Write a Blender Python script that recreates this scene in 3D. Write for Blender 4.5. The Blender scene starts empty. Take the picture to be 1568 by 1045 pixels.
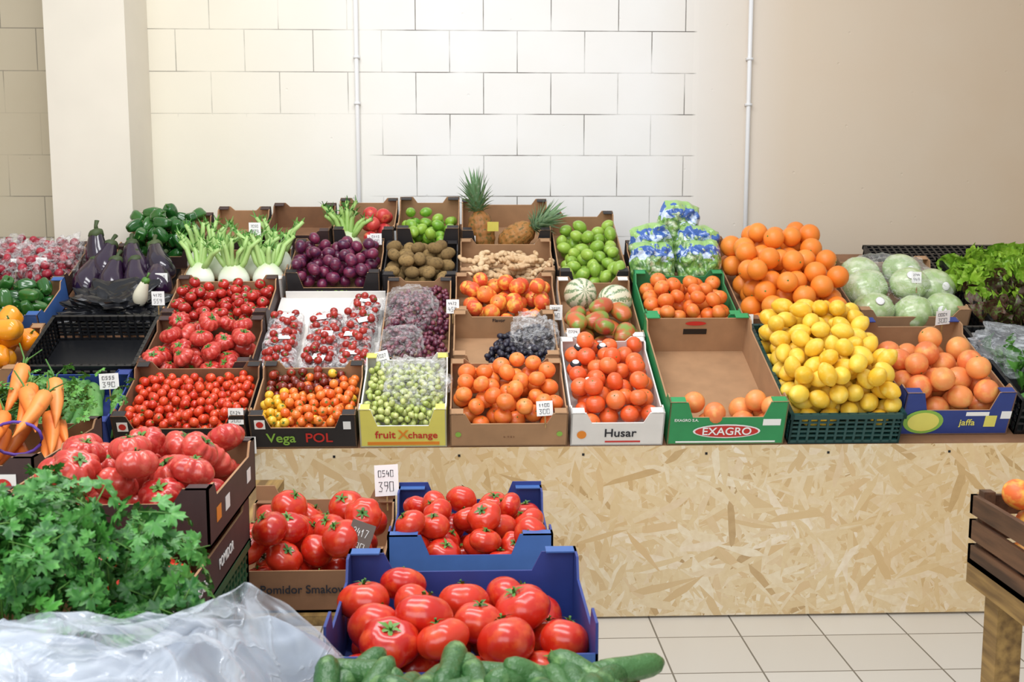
import bpy, bmesh, math, random
import numpy as np
from mathutils import Vector, Matrix, Euler, noise
pi=math.pi
scene=bpy.context.scene
COL=scene.collection
try:
    scene.view_settings.view_transform='Standard'
    scene.view_settings.look='None'
except Exception as e: print(e)

# ------------------------------------------------------------ utils
def lin(h):
    if isinstance(h,str):
        c=[int(h[i:i+2],16)/255 for i in (0,2,4)]
    else: c=h
    return tuple([(x/12.92 if x<=.04045 else ((x+.055)/1.055)**2.4) for x in c])+(1,)
def MX(loc=(0,0,0),rot=(0,0,0),sc=(1,1,1)):
    if not hasattr(sc,'__len__'): sc=(sc,sc,sc)
    return Matrix.Translation(loc)@Euler(rot).to_matrix().to_4x4()@Matrix.Diagonal((*sc,1))
def tmpl(v,f,m=None,l=None):
    v=np.asarray(v,dtype=float)
    if m is None: m=[0]*len(f)
    if isinstance(m,int): m=[m]*len(f)
    return dict(v=v,f=f,m=list(m),l=v.copy() if l is None else np.asarray(l,float))
def merge(parts):
    V=[];F=[];M=[];L=[];n=0
    for t,mx,mo in parts:
        v=t['v']
        if mx is not None:
            A=np.array(mx); v=v@A[:3,:3].T+A[:3,3]
        V.append(v);F+=[tuple(i+n for i in f) for f in t['f']];M+=[k+mo for k in t['m']];L.append(v);n+=len(v)
    V=np.vstack(V)
    return dict(v=V,f=F,m=M,l=V.copy())
class MB:
    def __init__(s): s.v=[];s.f=[];s.m=[];s.r=[];s.l=[];s.n=0
    def add(s,t,M=None,rnd=0.0,mo=0):
        v=t['v']
        if M is not None:
            A=np.array(M); v=v@A[:3,:3].T+A[:3,3]
        n=s.n
        s.v.append(v); s.f+=[tuple([i+n for i in f]) for f in t['f']]
        s.m+=[k+mo for k in t['m']] if mo else t['m']
        s.r.append(np.full(len(v),rnd)); s.l.append(t['l']); s.n+=len(v)
        return s
    def box(s,x0,x1,y0,y1,z0,z1,m=0,M=None,rnd=0):
        v=[(x,y,z) for x in(x0,x1) for y in(y0,y1) for z in(z0,z1)]
        f=[(0,1,3,2),(4,6,7,5),(0,4,5,1),(2,3,7,6),(0,2,6,4),(1,5,7,3)]
        s.add(tmpl(v,f,m),M,rnd); return s
    def build(s,name,mats,parent=None,smooth=True,mw=None):
        me=bpy.data.meshes.new(name)
        V=np.vstack(s.v)
        me.from_pydata(V.tolist(),[],s.f)
        me.polygons.foreach_set('material_index',np.array(s.m,dtype=np.int32))
        me.polygons.foreach_set('use_smooth',np.full(len(s.f),bool(smooth)))
        a=me.attributes.new('rnd','FLOAT','POINT'); a.data.foreach_set('value',np.concatenate(s.r).astype(np.float32))
        b=me.attributes.new('lc','FLOAT_VECTOR','POINT'); b.data.foreach_set('vector',np.vstack(s.l).astype(np.float32).ravel())
        for m in mats: me.materials.append(m)
        me.update()
        o=bpy.data.objects.new(name,me); COL.objects.link(o)
        if parent: o.parent=parent
        if mw is not None: o.matrix_world=mw
        return o

def sph(nu,nv,fn=None,mat=0):
    th=np.linspace(0,pi,nv+1)[1:-1]; ph=np.linspace(0,2*pi,nu,endpoint=False)
    TH,PH=np.meshgrid(th,ph,indexing='ij')
    TH=np.concatenate([[0.0],TH.ravel(),[pi]]); PH=np.concatenate([[0.0],PH.ravel(),[0.0]])
    if fn is None: fn=lambda t,p:(np.sin(t)*np.cos(p),np.sin(t)*np.sin(p),np.cos(t))
    x,y,z=fn(TH,PH); V=np.stack([x,y,z],1)
    F=[]
    for i in range(nu): F.append((0,1+i,1+(i+1)%nu))
    for j in range(nv-2):
        a=1+j*nu;b=a+nu
        for i in range(nu):
            k=(i+1)%nu; F.append((a+i,b+i,b+k,a+k))
    a=1+(nv-2)*nu; e=len(V)-1
    for i in range(nu): F.append((a+i,e,a+(i+1)%nu))
    return tmpl(V,F,mat)
def lathe(prof,nu=12,mat=0):
    nv=len(prof)-1
    R=np.array([p[0] for p in prof]);Z=np.array([p[1] for p in prof])
    def fn(t,p):
        k=np.round(t/pi*nv).astype(int); return R[k]*np.cos(p),R[k]*np.sin(p),Z[k]
    return sph(nu,nv,fn,mat)
def tube(pts,rad,n=8,mat=0):
    P=np.array(pts,float); m=len(P)
    if not hasattr(rad,'__len__'): rad=[rad]*m
    V=[];F=[]
    up=np.array([0.13,0.21,0.97])
    for i in range(m):
        t=P[min(i+1,m-1)]-P[max(i-1,0)]; t/=np.linalg.norm(t)+1e-9
        u=up if abs(np.dot(t,up))<.95 else np.array([1.,0,0])
        a=np.cross(t,u);a/=np.linalg.norm(a); b=np.cross(t,a)
        for k in range(n):
            an=2*pi*k/n; V.append(P[i]+rad[i]*(a*math.cos(an)+b*math.sin(an)))
    for i in range(m-1):
        for k in range(n):
            q=(k+1)%n; F.append((i*n+k,(i+1)*n+k,(i+1)*n+q,i*n+q))
    F.append(tuple(range(n))); F.append(tuple(range((m-1)*n,m*n))[::-1])
    return tmpl(V,F,mat)

# ------------------------------------------------------------ materials
def newmat(name):
    m=bpy.data.materials.new(name); m.use_nodes=True
    nt=m.node_tree; b=nt.nodes['Principled BSDF']; return m,nt,b
def N(nt,t,**k):
    n=nt.nodes.new(t)
    for a,v in k.items():
        if hasattr(n,a): setattr(n,a,v)
        else: n.inputs[a].default_value=v
    return n
def L(nt,a,b): nt.links.new(a,b)
def mixc(nt,fac,a,b,mode='MIX'):
    n=nt.nodes.new('ShaderNodeMix'); n.data_type='RGBA'; n.blend_type=mode
    for sock,val in ((n.inputs[0],fac),(n.inputs[6],a),(n.inputs[7],b)):
        if hasattr(val,'is_linked'): L(nt,val,sock)
        else: sock.default_value=val
    return n.outputs[2]
def mr(nt,val,a,b,c=0,d=1):
    n=nt.nodes.new('ShaderNodeMapRange')
    if hasattr(val,'is_linked'): L(nt,val,n.inputs[0])
    n.inputs[1].default_value=a;n.inputs[2].default_value=b;n.inputs[3].default_value=c;n.inputs[4].default_value=d
    return n.outputs[0]
def mth(nt,op,a,b=0):
    n=nt.nodes.new('ShaderNodeMath'); n.operation=op
    for i,val in enumerate((a,b)):
        if hasattr(val,'is_linked'): L(nt,val,n.inputs[i])
        else: n.inputs[i].default_value=val
    return n.outputs[0]
def P(name,col,rough=.5,noise_amt=.0,nscale=30,bump=0,metal=0,spec=.5,bdist=.002):
    m,nt,b=newmat(name); c=lin(col)
    b.inputs['Roughness'].default_value=rough; b.inputs['Metallic'].default_value=metal
    b.inputs['Specular IOR Level'].default_value=spec
    b.inputs['Base Color'].default_value=c
    if noise_amt or bump:
        tc=N(nt,'ShaderNodeTexCoord'); no=N(nt,'ShaderNodeTexNoise'); no.inputs['Scale'].default_value=nscale; no.inputs['Detail'].default_value=4
        L(nt,tc.outputs['Object'],no.inputs['Vector'])
        if noise_amt:
            d=tuple(x*(1-noise_amt) for x in c[:3])+(1,)
            L(nt,mixc(nt,mr(nt,no.outputs[0],.35,.65),d,c),b.inputs['Base Color'])
        if bump:
            bp=N(nt,'ShaderNodeBump'); bp.inputs['Strength'].default_value=bump; bp.inputs['Distance'].default_value=bdist
            L(nt,no.outputs[0],bp.inputs['Height']); L(nt,bp.outputs[0],b.inputs['Normal'])
    return m
def FM(name,ca,cb,rough=.3,ncol=None,nsc=3,nlo=.45,nhi=.7,bump=0,bsc=40,zcol=None,zlo=0,zhi=1,coat=0,sss=.0,trans=0):
    m,nt,b=newmat(name)
    ar=N(nt,'ShaderNodeAttribute',attribute_name='rnd'); al=N(nt,'ShaderNodeAttribute',attribute_name='lc')
    c=mixc(nt,ar.outputs['Fac'],lin(ca),lin(cb))
    va=N(nt,'ShaderNodeVectorMath'); va.operation='ADD'; L(nt,al.outputs['Vector'],va.inputs[0])
    cx=N(nt,'ShaderNodeCombineXYZ'); r9=mth(nt,'MULTIPLY',ar.outputs['Fac'],37); L(nt,r9,cx.inputs[0]); L(nt,r9,cx.inputs[1]); L(nt,cx.outputs[0],va.inputs[1])
    if ncol:
        no=N(nt,'ShaderNodeTexNoise'); no.inputs['Scale'].default_value=nsc; no.inputs['Detail'].default_value=3
        L(nt,va.outputs[0],no.inputs['Vector'])
        c=mixc(nt,mr(nt,no.outputs[0],nlo,nhi),c,lin(ncol))
    if zcol:
        sx=N(nt,'ShaderNodeSeparateXYZ'); L(nt,al.outputs['Vector'],sx.inputs[0])
        c=mixc(nt,mr(nt,sx.outputs[2],zlo,zhi),c,lin(zcol))
    L(nt,c,b.inputs['Base Color']); b.inputs['Roughness'].default_value=rough
    b.inputs['Coat Weight'].default_value=coat; b.inputs['Coat Roughness'].default_value=.12
    if sss:
        b.inputs['Subsurface Weight'].default_value=sss; b.inputs['Subsurface Radius'].default_value=(.01,.004,.002); b.inputs['Subsurface Scale'].default_value=.5
    if bump:
        n2=N(nt,'ShaderNodeTexNoise'); n2.inputs['Scale'].default_value=bsc; n2.inputs['Detail'].default_value=2
        L(nt,va.outputs[0],n2.inputs['Vector'])
        bp=N(nt,'ShaderNodeBump'); bp.inputs['Strength'].default_value=bump; bp.inputs['Distance'].default_value=.003
        L(nt,n2.outputs[0],bp.inputs['Height']); L(nt,bp.outputs[0],b.inputs['Normal'])
    return m
def film(name,col='FFFFFF',lo=.05,hi=.4,rough=.12,nsc=18,bump=.6,edge=.3,a0=.55,a1=.7,rid=.22):
    m,nt,b=newmat(name); out=[n for n in nt.nodes if n.type=='OUTPUT_MATERIAL'][0]
    b.inputs['Base Color'].default_value=lin(col); b.inputs['Roughness'].default_value=rough; b.inputs['Specular IOR Level'].default_value=1
    tr=N(nt,'ShaderNodeBsdfTransparent'); mx=N(nt,'ShaderNodeMixShader'); tc=N(nt,'ShaderNodeTexCoord')
    no=N(nt,'ShaderNodeTexNoise'); no.inputs['Scale'].default_value=nsc; no.inputs['Detail'].default_value=3; no.inputs['Distortion'].default_value=1.6
    L(nt,tc.outputs['Object'],no.inputs['Vector'])
    rd=mth(nt,'ABSOLUTE',mth(nt,'SUBTRACT',no.outputs[0],.5)); rg=mr(nt,rd,0,.03,1,0)
    bp=N(nt,'ShaderNodeBump'); bp.inputs['Strength'].default_value=bump; bp.inputs['Distance'].default_value=.012
    L(nt,mth(nt,'ADD',no.outputs[0],mth(nt,'MULTIPLY',rg,.15)),bp.inputs['Height']); L(nt,bp.outputs[0],b.inputs['Normal'])
    lw=N(nt,'ShaderNodeLayerWeight'); lw.inputs[0].default_value=.3; L(nt,bp.outputs[0],lw.inputs['Normal'])
    f=mth(nt,'ADD',mr(nt,no.outputs[0],a0,a1,lo,hi),mr(nt,lw.outputs[1],.2,1,0,edge))
    f=mth(nt,'ADD',f,mth(nt,'MULTIPLY',rg,rid))
    L(nt,f,mx.inputs[0]); L(nt,tr.outputs[0],mx.inputs[1]); L(nt,b.outputs[0],mx.inputs[2]); L(nt,mx.outputs[0],out.inputs['Surface'])
    return m

KRAFT=P('kraft_cardboard','B08863',.85,.15,12)
KRAFTD=P('kraft_dark','8E6648',.85,.2,12)
TAGB=P('brown_tag','6E6058',.8,.1,12)
BLACKC=P('black_print','2A2627',.55,.15,20)
BROWNC=P('dark_brown_print','453130',.6,.2,20)
NAVYC=P('navy_print','2B3F86',.5,.1,20)
BLUEC=P('blue_print','3E66A8',.5,.1,20)
GREENC=P('green_print','2E9457',.5,.08,20)
GREENI=P('green_inside','3C8A55',.6,.1,20)
YELC=P('yellow_print','E6DC6A',.5,.05,20)
WHITEC=P('white_print','E8E4DE',.5,.05,20)
WHITE=P('paper_white','F4F3F0',.6)
INK=P('ink','202028',.6)
REDP=P('red_print','C83028',.5)
ORP=P('orange_print','E88A28',.5)
LIMEP=P('lime_print','8CB84A',.5)
BLKP=P('black_plastic','141518',.35,0,10)
GRNP=P('green_plastic','2F5A3C',.4)
TEALP=P('teal_plastic','1F4A48',.4)
STEM=FM('stem_green','5C8A35','3E6E28',.5)
STEMB=P('stem_brown','5A4A2A',.8)
FILM=film('clear_film','FFFFFF',.02,.16)
FILMR=film('tray_film','FFFFFF',.04,.35,.12,30,.8,.3,.5,.65,.3)
FILMW=film('bag_film','EEF2F6',.12,.5,.16,11)

M_TOM=FM('tomato_red','BE1D12','D4381F',.26,'DC5428',2.0,.5,.75,0,coat=.22)
M_TOMR=FM('tomato_ribbed_red','B82A26','D04A3E',.26,'E0735C',3.0,.5,.8,0,coat=.22)
M_CHR=FM('cherry_red','C82E18','DE4C26',.2,'EA7034',1.5,.55,.8,coat=.35)
M_TOMD=FM('cherry_dark','6A2014','9A3018',.2,coat=.4)
M_ORA=FM('orange_peel','EC8024','F29438',.38,None,bump=.25,bsc=30,coat=.1)
M_MAN=FM('mandarin_peel','E67028','F08E40',.33,'EC622C',1.4,.5,.75,bump=.2,bsc=22,coat=.15)
M_MANR=FM('mandarin_red','E65A26','EE7638',.3,None,bump=.2,bsc=22,coat=.2)
M_GRF=FM('grapefruit_peel','E67A44','F29A54',.35,'F2B060',1.3,.5,.75,bump=.2,bsc=25,coat=.1)
M_LEM=FM('lemon_peel','F0BA28','F8D248',.38,'F8DC70',1.5,.5,.8,bump=.25,bsc=24,coat=.1)
M_LIM=FM('lime_peel','629A26','90B43C',.32,'A8C850',1.5,.5,.8,bump=.2,bsc=24,coat=.2)
M_GAP=FM('lime_light','7EA634','9CBC48',.3,'BCD068',1.5,.55,.8,bump=.2,bsc=24,coat=.2)
M_PLU=FM('plum_skin','5E1E3C','7E2A48',.3,'402042',1.5,.45,.7,coat=.15)
M_KIW=FM('kiwi_skin','80663C','A08250',.8,'66502E',3,.5,.75,bump=.5,bsc=60)
M_PEA=FM('peach_skin','DC4C2C','EC7834',.45,'F2B04A',1.3,.48,.62)
M_MNG=FM('mango_skin','B0452F','D07038',.35,'7E963F',1.0,.45,.62,coat=.2)
M_POM=FM('pomegranate_skin','B82A30','D04A40',.35,'E88A5A',1.5,.55,.75)
M_GIN=FM('ginger_skin','C8A47A','DCC098',.7,'A87C4C',2.5,.55,.75,bump=.3,bsc=12)
M_GRW=FM('grape_white','A8B85E','CAD084',.25,'C0A868',1.5,.6,.8,coat=.4,sss=.1)
M_GRR=FM('grape_red','5A2038','86404C',.3,'40203E',1.5,.5,.7,coat=.2)
M_GRB=FM('grape_blue','18161F','2C2A3C',.4,'3A3C52',1.5,.55,.8)
M_PEPG=FM('pepper_green','1E5420','386E2A',.18,coat=.5)
M_PEPO=FM('pepper_orange','EC8A14','F2A428',.2,coat=.5)
M_EGG=FM('eggplant_skin','1C0E24','2C1630',.15,coat=.7)
M_EGGG=FM('eggplant_calyx','4C5A34','3A4828',.6)
M_CUC=FM('cucumber_skin','2F5A2C','446E3A',.35,'7A9E60',2.2,.55,.8,bump=.8,bsc=9)
M_CUCS=FM('cucumber_smooth','3E7434','5A9048',.35,'88B468',2.2,.5,.8,bump=.3,bsc=9)
M_CAR=FM('carrot_skin','EC7E2C','F0944A',.45,'DC6A2A',4,.6,.8)
M_FEN=FM('fennel_bulb','E8EED6','F2F4E6',.35,None,zcol='B4CC8C',zlo=.07,zhi=.13)
M_FENS=FM('fennel_stalk','9CC068','B4D488',.4)
M_LEAF=FM('leaf_green','3A7228','5E9C3C',.5,'84BA5A',6,.55,.8)
M_PARS=FM('parsley_leaf','286226','4C9038',.42,'70B054',2,.5,.8)
M_LETT=FM('lettuce_leaf','6EA024','A0C83C',.45,'BCD860',8,.5,.8)
M_LETR=FM('lettuce_red','3A2A1E','5E3A28',.5,'5A7A2A',8,.5,.7)
M_CAB=FM('iceberg_leaf','94B46C','B0C488',.3,'D0DCB4',2.2,.45,.7,bump=.8,bsc=2.5,coat=.6)
M_PIN=FM('pineapple_body','8E5A28','B07A3C',.6,'54501E',6,.5,.7)
M_PINL=FM('pineapple_leaf','5A8456','88A67C',.5,'B0C0A8',6,.55,.8)
M_RAD=FM('radish_red','861428','B03040',.35,'C86060',2,.6,.8)
def melonmat():
    m,nt,b=newmat('striped_melon'); al=N(nt,'ShaderNodeAttribute',attribute_name='lc')
    sx=N(nt,'ShaderNodeSeparateXYZ'); L(nt,al.outputs['Vector'],sx.inputs[0])
    an=mth(nt,'ARCTAN2',sx.outputs[1],sx.outputs[0]); s=mth(nt,'SINE',mth(nt,'MULTIPLY',an,10))
    no=N(nt,'ShaderNodeTexNoise'); no.inputs['Scale'].default_value=9; L(nt,al.outputs['Vector'],no.inputs['Vector'])
    v=mth(nt,'ADD',s,mr(nt,no.outputs[0],.3,.7,-.9,.9))
    L(nt,mixc(nt,mr(nt,v,-.7,0),lin('7A9068'),lin('DED8BC')),b.inputs['Base Color']); b.inputs['Roughness'].default_value=.3; b.inputs['Coat Weight'].default_value=.4
    return m
M_MELS=melonmat()
def bagprint():
    m,nt,b=newmat('salad_bag_print'); al=N(nt,'ShaderNodeAttribute',attribute_name='lc'); ar=N(nt,'ShaderNodeAttribute',attribute_name='rnd')
    sx=N(nt,'ShaderNodeSeparateXYZ'); L(nt,al.outputs['Vector'],sx.inputs[0])
    va=N(nt,'ShaderNodeVectorMath'); va.operation='ADD'; L(nt,al.outputs['Vector'],va.inputs[0]); L(nt,mth(nt,'MULTIPLY',ar.outputs['Fac'],31),va.inputs[1])
    no=N(nt,'ShaderNodeTexNoise'); no.inputs['Scale'].default_value=3.2; no.inputs['Detail'].default_value=4; L(nt,va.outputs[0],no.inputs['Vector'])
    n2=N(nt,'ShaderNodeTexVoronoi'); n2.inputs['Scale'].default_value=6; L(nt,va.outputs[0],n2.inputs['Vector'])
    leaf=mixc(nt,mr(nt,no.outputs[0],.36,.5),lin('CCDAB8'),lin('7EA852'))
    leaf=mixc(nt,mr(nt,n2.outputs[0],.45,.7,0,.8),leaf,lin('3E6E34'))
    z=mth(nt,'ADD',sx.outputs[2],mr(nt,no.outputs[0],.3,.7,-.25,.25))
    band=mixc(nt,mr(nt,no.outputs[0],.52,.56),lin('3C64B0'),lin('C4D4EC'))
    c=mixc(nt,mr(nt,z,.3,.34),leaf,band)
    c=mixc(nt,mr(nt,z,.66,.72),c,lin('98C070'))
    L(nt,c,b.inputs['Base Color']); b.inputs['Roughness'].default_value=.2; b.inputs['Coat Weight'].default_value=.6
    bp=N(nt,'ShaderNodeBump'); bp.inputs['Strength'].default_value=.5; bp.inputs['Distance'].default_value=.01; n3=N(nt,'ShaderNodeTexNoise'); n3.inputs['Scale'].default_value=3; n3.inputs['Distortion'].default_value=2
    L(nt,va.outputs[0],n3.inputs['Vector']); L(nt,n3.outputs[0],bp.inputs['Height']); L(nt,bp.outputs[0],b.inputs['Normal'])
    return m
M_SBAG=bagprint()

def osb():
    m,nt,b=newmat('osb_board'); tc=N(nt,'ShaderNodeTexCoord'); vals=[]
    for i,(ang,sx,sz) in enumerate([(8,8.5,46),(58,9,50),(-32,8.5,44),(95,9.5,52),(-62,8.5,44),(32,8.5,48),(-14,7.5,43),(15,7,52),(75,8.5,46),(-48,8,50)]):
        mp=N(nt,'ShaderNodeMapping'); mp.inputs['Rotation'].default_value=(0,math.radians(ang),0); mp.inputs['Location'].default_value=(i*1.7,0,i*.9)
        L(nt,tc.outputs['Object'],mp.inputs[0])
        m2=N(nt,'ShaderNodeMapping'); m2.inputs['Scale'].default_value=(sx,0.01,sz); L(nt,mp.outputs[0],m2.inputs[0])
        v=N(nt,'ShaderNodeTexVoronoi'); v.inputs['Scale'].default_value=1; L(nt,m2.outputs[0],v.inputs['Vector'])
        s=N(nt,'ShaderNodeSeparateColor'); L(nt,v.outputs['Color'],s.inputs[0]); vals.append((s.outputs[0],s.outputs[1]))
    pr,co=vals[0]
    for p2,c2 in vals[1:]:
        gt=mth(nt,'GREATER_THAN',p2,pr)
        mm=N(nt,'ShaderNodeMix'); L(nt,gt,mm.inputs[0]); L(nt,co,mm.inputs[2]); L(nt,c2,mm.inputs[3]); co=mm.outputs[0]
        pr=mth(nt,'MAXIMUM',pr,p2)
    no=N(nt,'ShaderNodeTexNoise'); no.inputs['Scale'].default_value=45; no.inputs['Detail'].default_value=5; L(nt,tc.outputs['Object'],no.inputs['Vector'])
    nb=N(nt,'ShaderNodeTexNoise'); nb.inputs['Scale'].default_value=1.3; nb.inputs['Detail'].default_value=2; L(nt,tc.outputs['Object'],nb.inputs['Vector'])
    cr=N(nt,'ShaderNodeValToRGB'); L(nt,co,cr.inputs[0]); e=cr.color_ramp.elements
    e[0].position=0;e[0].color=lin('A98A5E'); e[1].position=1;e[1].color=lin('EEE4D0')
    for p,c in ((.03,'CCAE80'),(.2,'DAC49A'),(.5,'E0CEAA'),(.8,'E8DCC2'),(.94,'D2B486')):
        q=e.new(p); q.color=lin(c)
    c=mixc(nt,mr(nt,no.outputs[0],.35,.7,0,.35),cr.outputs[0],lin('CDB084'))
    c=mixc(nt,mr(nt,nb.outputs[0],.4,.65,0,.35),c,lin('D8B070'))
    L(nt,c,b.inputs['Base Color']); b.inputs['Roughness'].default_value=.6
    bp=N(nt,'ShaderNodeBump'); bp.inputs['Strength'].default_value=.25; bp.inputs['Distance'].default_value=.002; L(nt,co,bp.inputs['Height']); L(nt,bp.outputs[0],b.inputs['Normal'])
    return m
def wallmat():
    m,nt,b=newmat('painted_block_wall'); tc=N(nt,'ShaderNodeTexCoord'); sx=N(nt,'ShaderNodeSeparateXYZ'); L(nt,tc.outputs['Object'],sx.inputs[0])
    X=sx.outputs[0];Z=sx.outputs[2]
    cb=N(nt,'ShaderNodeCombineXYZ'); L(nt,mth(nt,'ADD',X,.095+3.3),cb.inputs[0]); L(nt,mth(nt,'ADD',Z,-1.452+4.0),cb.inputs[1])
    br=N(nt,'ShaderNodeTexBrick'); br.inputs['Scale'].default_value=1; br.inputs['Brick Width'].default_value=.33; br.inputs['Row Height'].default_value=.2
    br.inputs['Mortar Size'].default_value=.0026; br.inputs['Mortar Smooth'].default_value=.3; br.inputs['Color1'].default_value=(0,0,0,1);br.inputs['Color2'].default_value=(0,0,0,1);br.inputs['Mortar'].default_value=(1,1,1,1)
    L(nt,cb.outputs[0],br.inputs['Vector'])
    n1=N(nt,'ShaderNodeTexNoise'); n1.inputs['Scale'].default_value=3.2; n1.inputs['Detail'].default_value=4; L(nt,tc.outputs['Object'],n1.inputs['Vector'])
    n2=N(nt,'ShaderNodeTexNoise'); n2.inputs['Scale'].default_value=60; n2.inputs['Detail'].default_value=5; L(nt,tc.outputs['Object'],n2.inputs['Vector'])
    mk=mr(nt,X,1.10,1.12,1,0)
    ll=mth(nt,'MULTIPLY',mr(nt,X,-.5,-.4,1,0),mr(nt,Z,1.83,1.87,1,0))
    lf=mr(nt,X,-1.9,-1.7,0,1); ll=mth(nt,'MULTIPLY',ll,lf)
    mk=mth(nt,'MULTIPLY',mk,mth(nt,'SUBTRACT',1,ll))
    mk2=mr(nt,X,-.45,-.3,.7,1); mk=mth(nt,'MULTIPLY',mk,mk2)
    li=mth(nt,'MULTIPLY',mth(nt,'MULTIPLY',br.outputs['Color'],mk),mr(nt,n1.outputs[0],.38,.58,.15,.9))
    base=mixc(nt,mr(nt,X,.9,1.6),lin('EEEDEA'),lin('DBCAB4'))  # warmer plaster tone, with some of its shading mixed into the colour
    base=mixc(nt,mr(nt,X,1.6,3.0),base,lin('C9B296'))  # light falloff towards the right, painted into the wall colour
    base=mixc(nt,mr(nt,X,-1.2,-.2,1,0),base,lin('ECE6D4'))
    base=mixc(nt,mr(nt,X,-1.9,-1.7,1,0),base,lin('C2B69C'))  # shade behind the pillar's left side, painted into the wall colour
    base=mixc(nt,mr(nt,n1.outputs[0],.3,.7,0,.15),base,lin('D8D0C0'))
    L(nt,mixc(nt,li,base,lin('5E5850')),b.inputs['Base Color']); b.inputs['Roughness'].default_value=.6
    h=mth(nt,'SUBTRACT',mth(nt,'MULTIPLY',n2.outputs[0],.2),li)
    h=mth(nt,'ADD',h,mr(nt,X,1.10,1.13,0,1.2))
    vo=N(nt,'ShaderNodeTexVoronoi'); vo.inputs['Scale'].default_value=9; L(nt,tc.outputs['Object'],vo.inputs['Vector'])
    h=mth(nt,'SUBTRACT',h,mr(nt,vo.outputs[0],.03,.06,.8,0))
    bp=N(nt,'ShaderNodeBump'); bp.inputs['Strength'].default_value=.4; bp.inputs['Distance'].default_value=.004; L(nt,h,bp.inputs['Height']); L(nt,bp.outputs[0],b.inputs['Normal'])
    return m
def floormat():
    m,nt,b=newmat('floor_tiles'); tc=N(nt,'ShaderNodeTexCoord'); mp=N(nt,'ShaderNodeMapping'); mp.inputs['Location'].default_value=(-.614+5.6,-3.5+5.6,0)
    L(nt,tc.outputs['Object'],mp.inputs[0])
    br=N(nt,'ShaderNodeTexBrick'); br.offset=0; br.inputs['Scale'].default_value=1; br.inputs['Brick Width'].default_value=.28; br.inputs['Row Height'].default_value=.28
    br.inputs['Mortar Size'].default_value=.003; br.inputs['Color1'].default_value=lin('C8C3BA'); br.inputs['Color2'].default_value=lin('C1BBB1'); br.inputs['Mortar'].default_value=lin('6E685F')
    L(nt,mp.outputs[0],br.inputs['Vector']); L(nt,br.outputs['Color'],b.inputs['Base Color']); b.inputs['Roughness'].default_value=.3
    return m
def woodmat(name,c1,c2):
    m,nt,b=newmat(name); tc=N(nt,'ShaderNodeTexCoord'); mp=N(nt,'ShaderNodeMapping'); mp.inputs['Scale'].default_value=(30,3,30)
    L(nt,tc.outputs['Object'],mp.inputs[0]); no=N(nt,'ShaderNodeTexNoise'); no.inputs['Scale'].default_value=1.5; no.inputs['Detail'].default_value=5; L(nt,mp.outputs[0],no.inputs['Vector'])
    L(nt,mixc(nt,mr(nt,no.outputs[0],.35,.65),lin(c1),lin(c2)),b.inputs['Base Color']); b.inputs['Roughness'].default_value=.6
    return m
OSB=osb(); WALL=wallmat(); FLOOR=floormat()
WOODD=woodmat('dark_wood','3E2A1C','6A4A32'); WOODL=woodmat('pale_wood','6E5430','A8874E')
PIPE=P('pipe_white','E8E8E8',.35)

# ------------------------------------------------------------ fruit templates
def calyx(r,z,n=5,ln=.55,mat=1,stem=.2,seed=0):
    R=random.Random(seed); V=[];F=[]
    for i in range(n):
        a=2*pi*i/n+R.uniform(-.2,.2); l=r*ln*R.uniform(.8,1.2); w=l*.17
        c,s=math.cos(a),math.sin(a); k=len(V)
        lift=R.uniform(-.02,.12)*r
        for (u,vv,h) in ((0,-w*.6,0),(0,w*.6,0),(l*.45,w,lift+.05*r),(l*.45,-w,lift+.05*r),(l,0,lift*2-.05*r)):
            V.append((u*c-vv*s,u*s+vv*c,z+h+.02*r))
        F+= [(k,k+1,k+2,k+3),(k+3,k+2,k+4)]
    a=tmpl(V,F,mat)
    b=tube([(0,0,z-.02*r),(.03*r,0,z+stem*r*.6),(.09*r,.02*r,z+stem*r)],[.06*r,.05*r,.06*r],6,mat)
    return merge([(a,None,0),(b,None,0)])
def tomato(nu,nv,n=5,amp=.06,flat=.8,dim=.16,seed=0,cal=True):
    R=random.Random(seed); p0=R.uniform(0,6); a2=R.uniform(-.05,.05); a3=R.uniform(.2,.6)
    def fn(t,p):
        s,c=np.sin(t),np.cos(t)
        rib=1-amp*(np.abs(np.cos(n*(p+p0)/2))**5)*np.clip(s*1.2,0,1)*(.55+.45*c)+a2*np.cos(2*p)+amp*a3*np.cos(3*p+1)*s
        x=s*np.cos(p)*rib;y=s*np.sin(p)*rib
        z=flat*c*(1+0*s)-np.where(c>0,dim*np.exp(-(s/.33)**2),-dim*.35*np.exp(-(s/.25)**2))
        return x,y,z
    b=sph(nu,nv,fn)
    if not cal: return b
    return merge([(b,None,0),(calyx(1,flat-dim*.8,5+seed%2,.5 if n>6 else .42,1,.22,seed),None,0)])
def roundf(nu,nv,flat=.95,dim=.06,crease=0,asym=0,btn=True):
    def fn(t,p):
        s,c=np.sin(t),np.cos(t)
        k=1-crease*np.exp(-((p-pi)/.35)**2)*s
        x=s*np.cos(p)*k;y=s*np.sin(p)*k
        z=flat*c-np.where(c>0,dim*np.exp(-(s/.25)**2),-dim*.4*np.exp(-(s/.25)**2))+asym*c*c
        return x,y,z
    b=sph(nu,nv,fn)
    if btn: return merge([(b,None,0),(sph(6,4),MX((0,0,flat-dim),(0,0,0),(.09,.09,.05)),1)])
    return b
def ell(nu,nv,a,b_,c,pw=1,nip=0,bend=0):
    def fn(t,p):
        s,cc=np.sin(t),np.cos(t)
        s2=s**pw
        z=c*cc+nip*np.sign(cc)*np.abs(cc)**14
        return a*s2*np.cos(p)+bend*cc*cc,b_*s2*np.sin(p),z
    return sph(nu,nv,fn)
TOM=[tomato(30,18,5,.07,.82,.14,i) for i in range(3)]+[tomato(32,18,7,.12,.72,.2,9),tomato(32,18,6,.11,.76,.18,12)]
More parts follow.
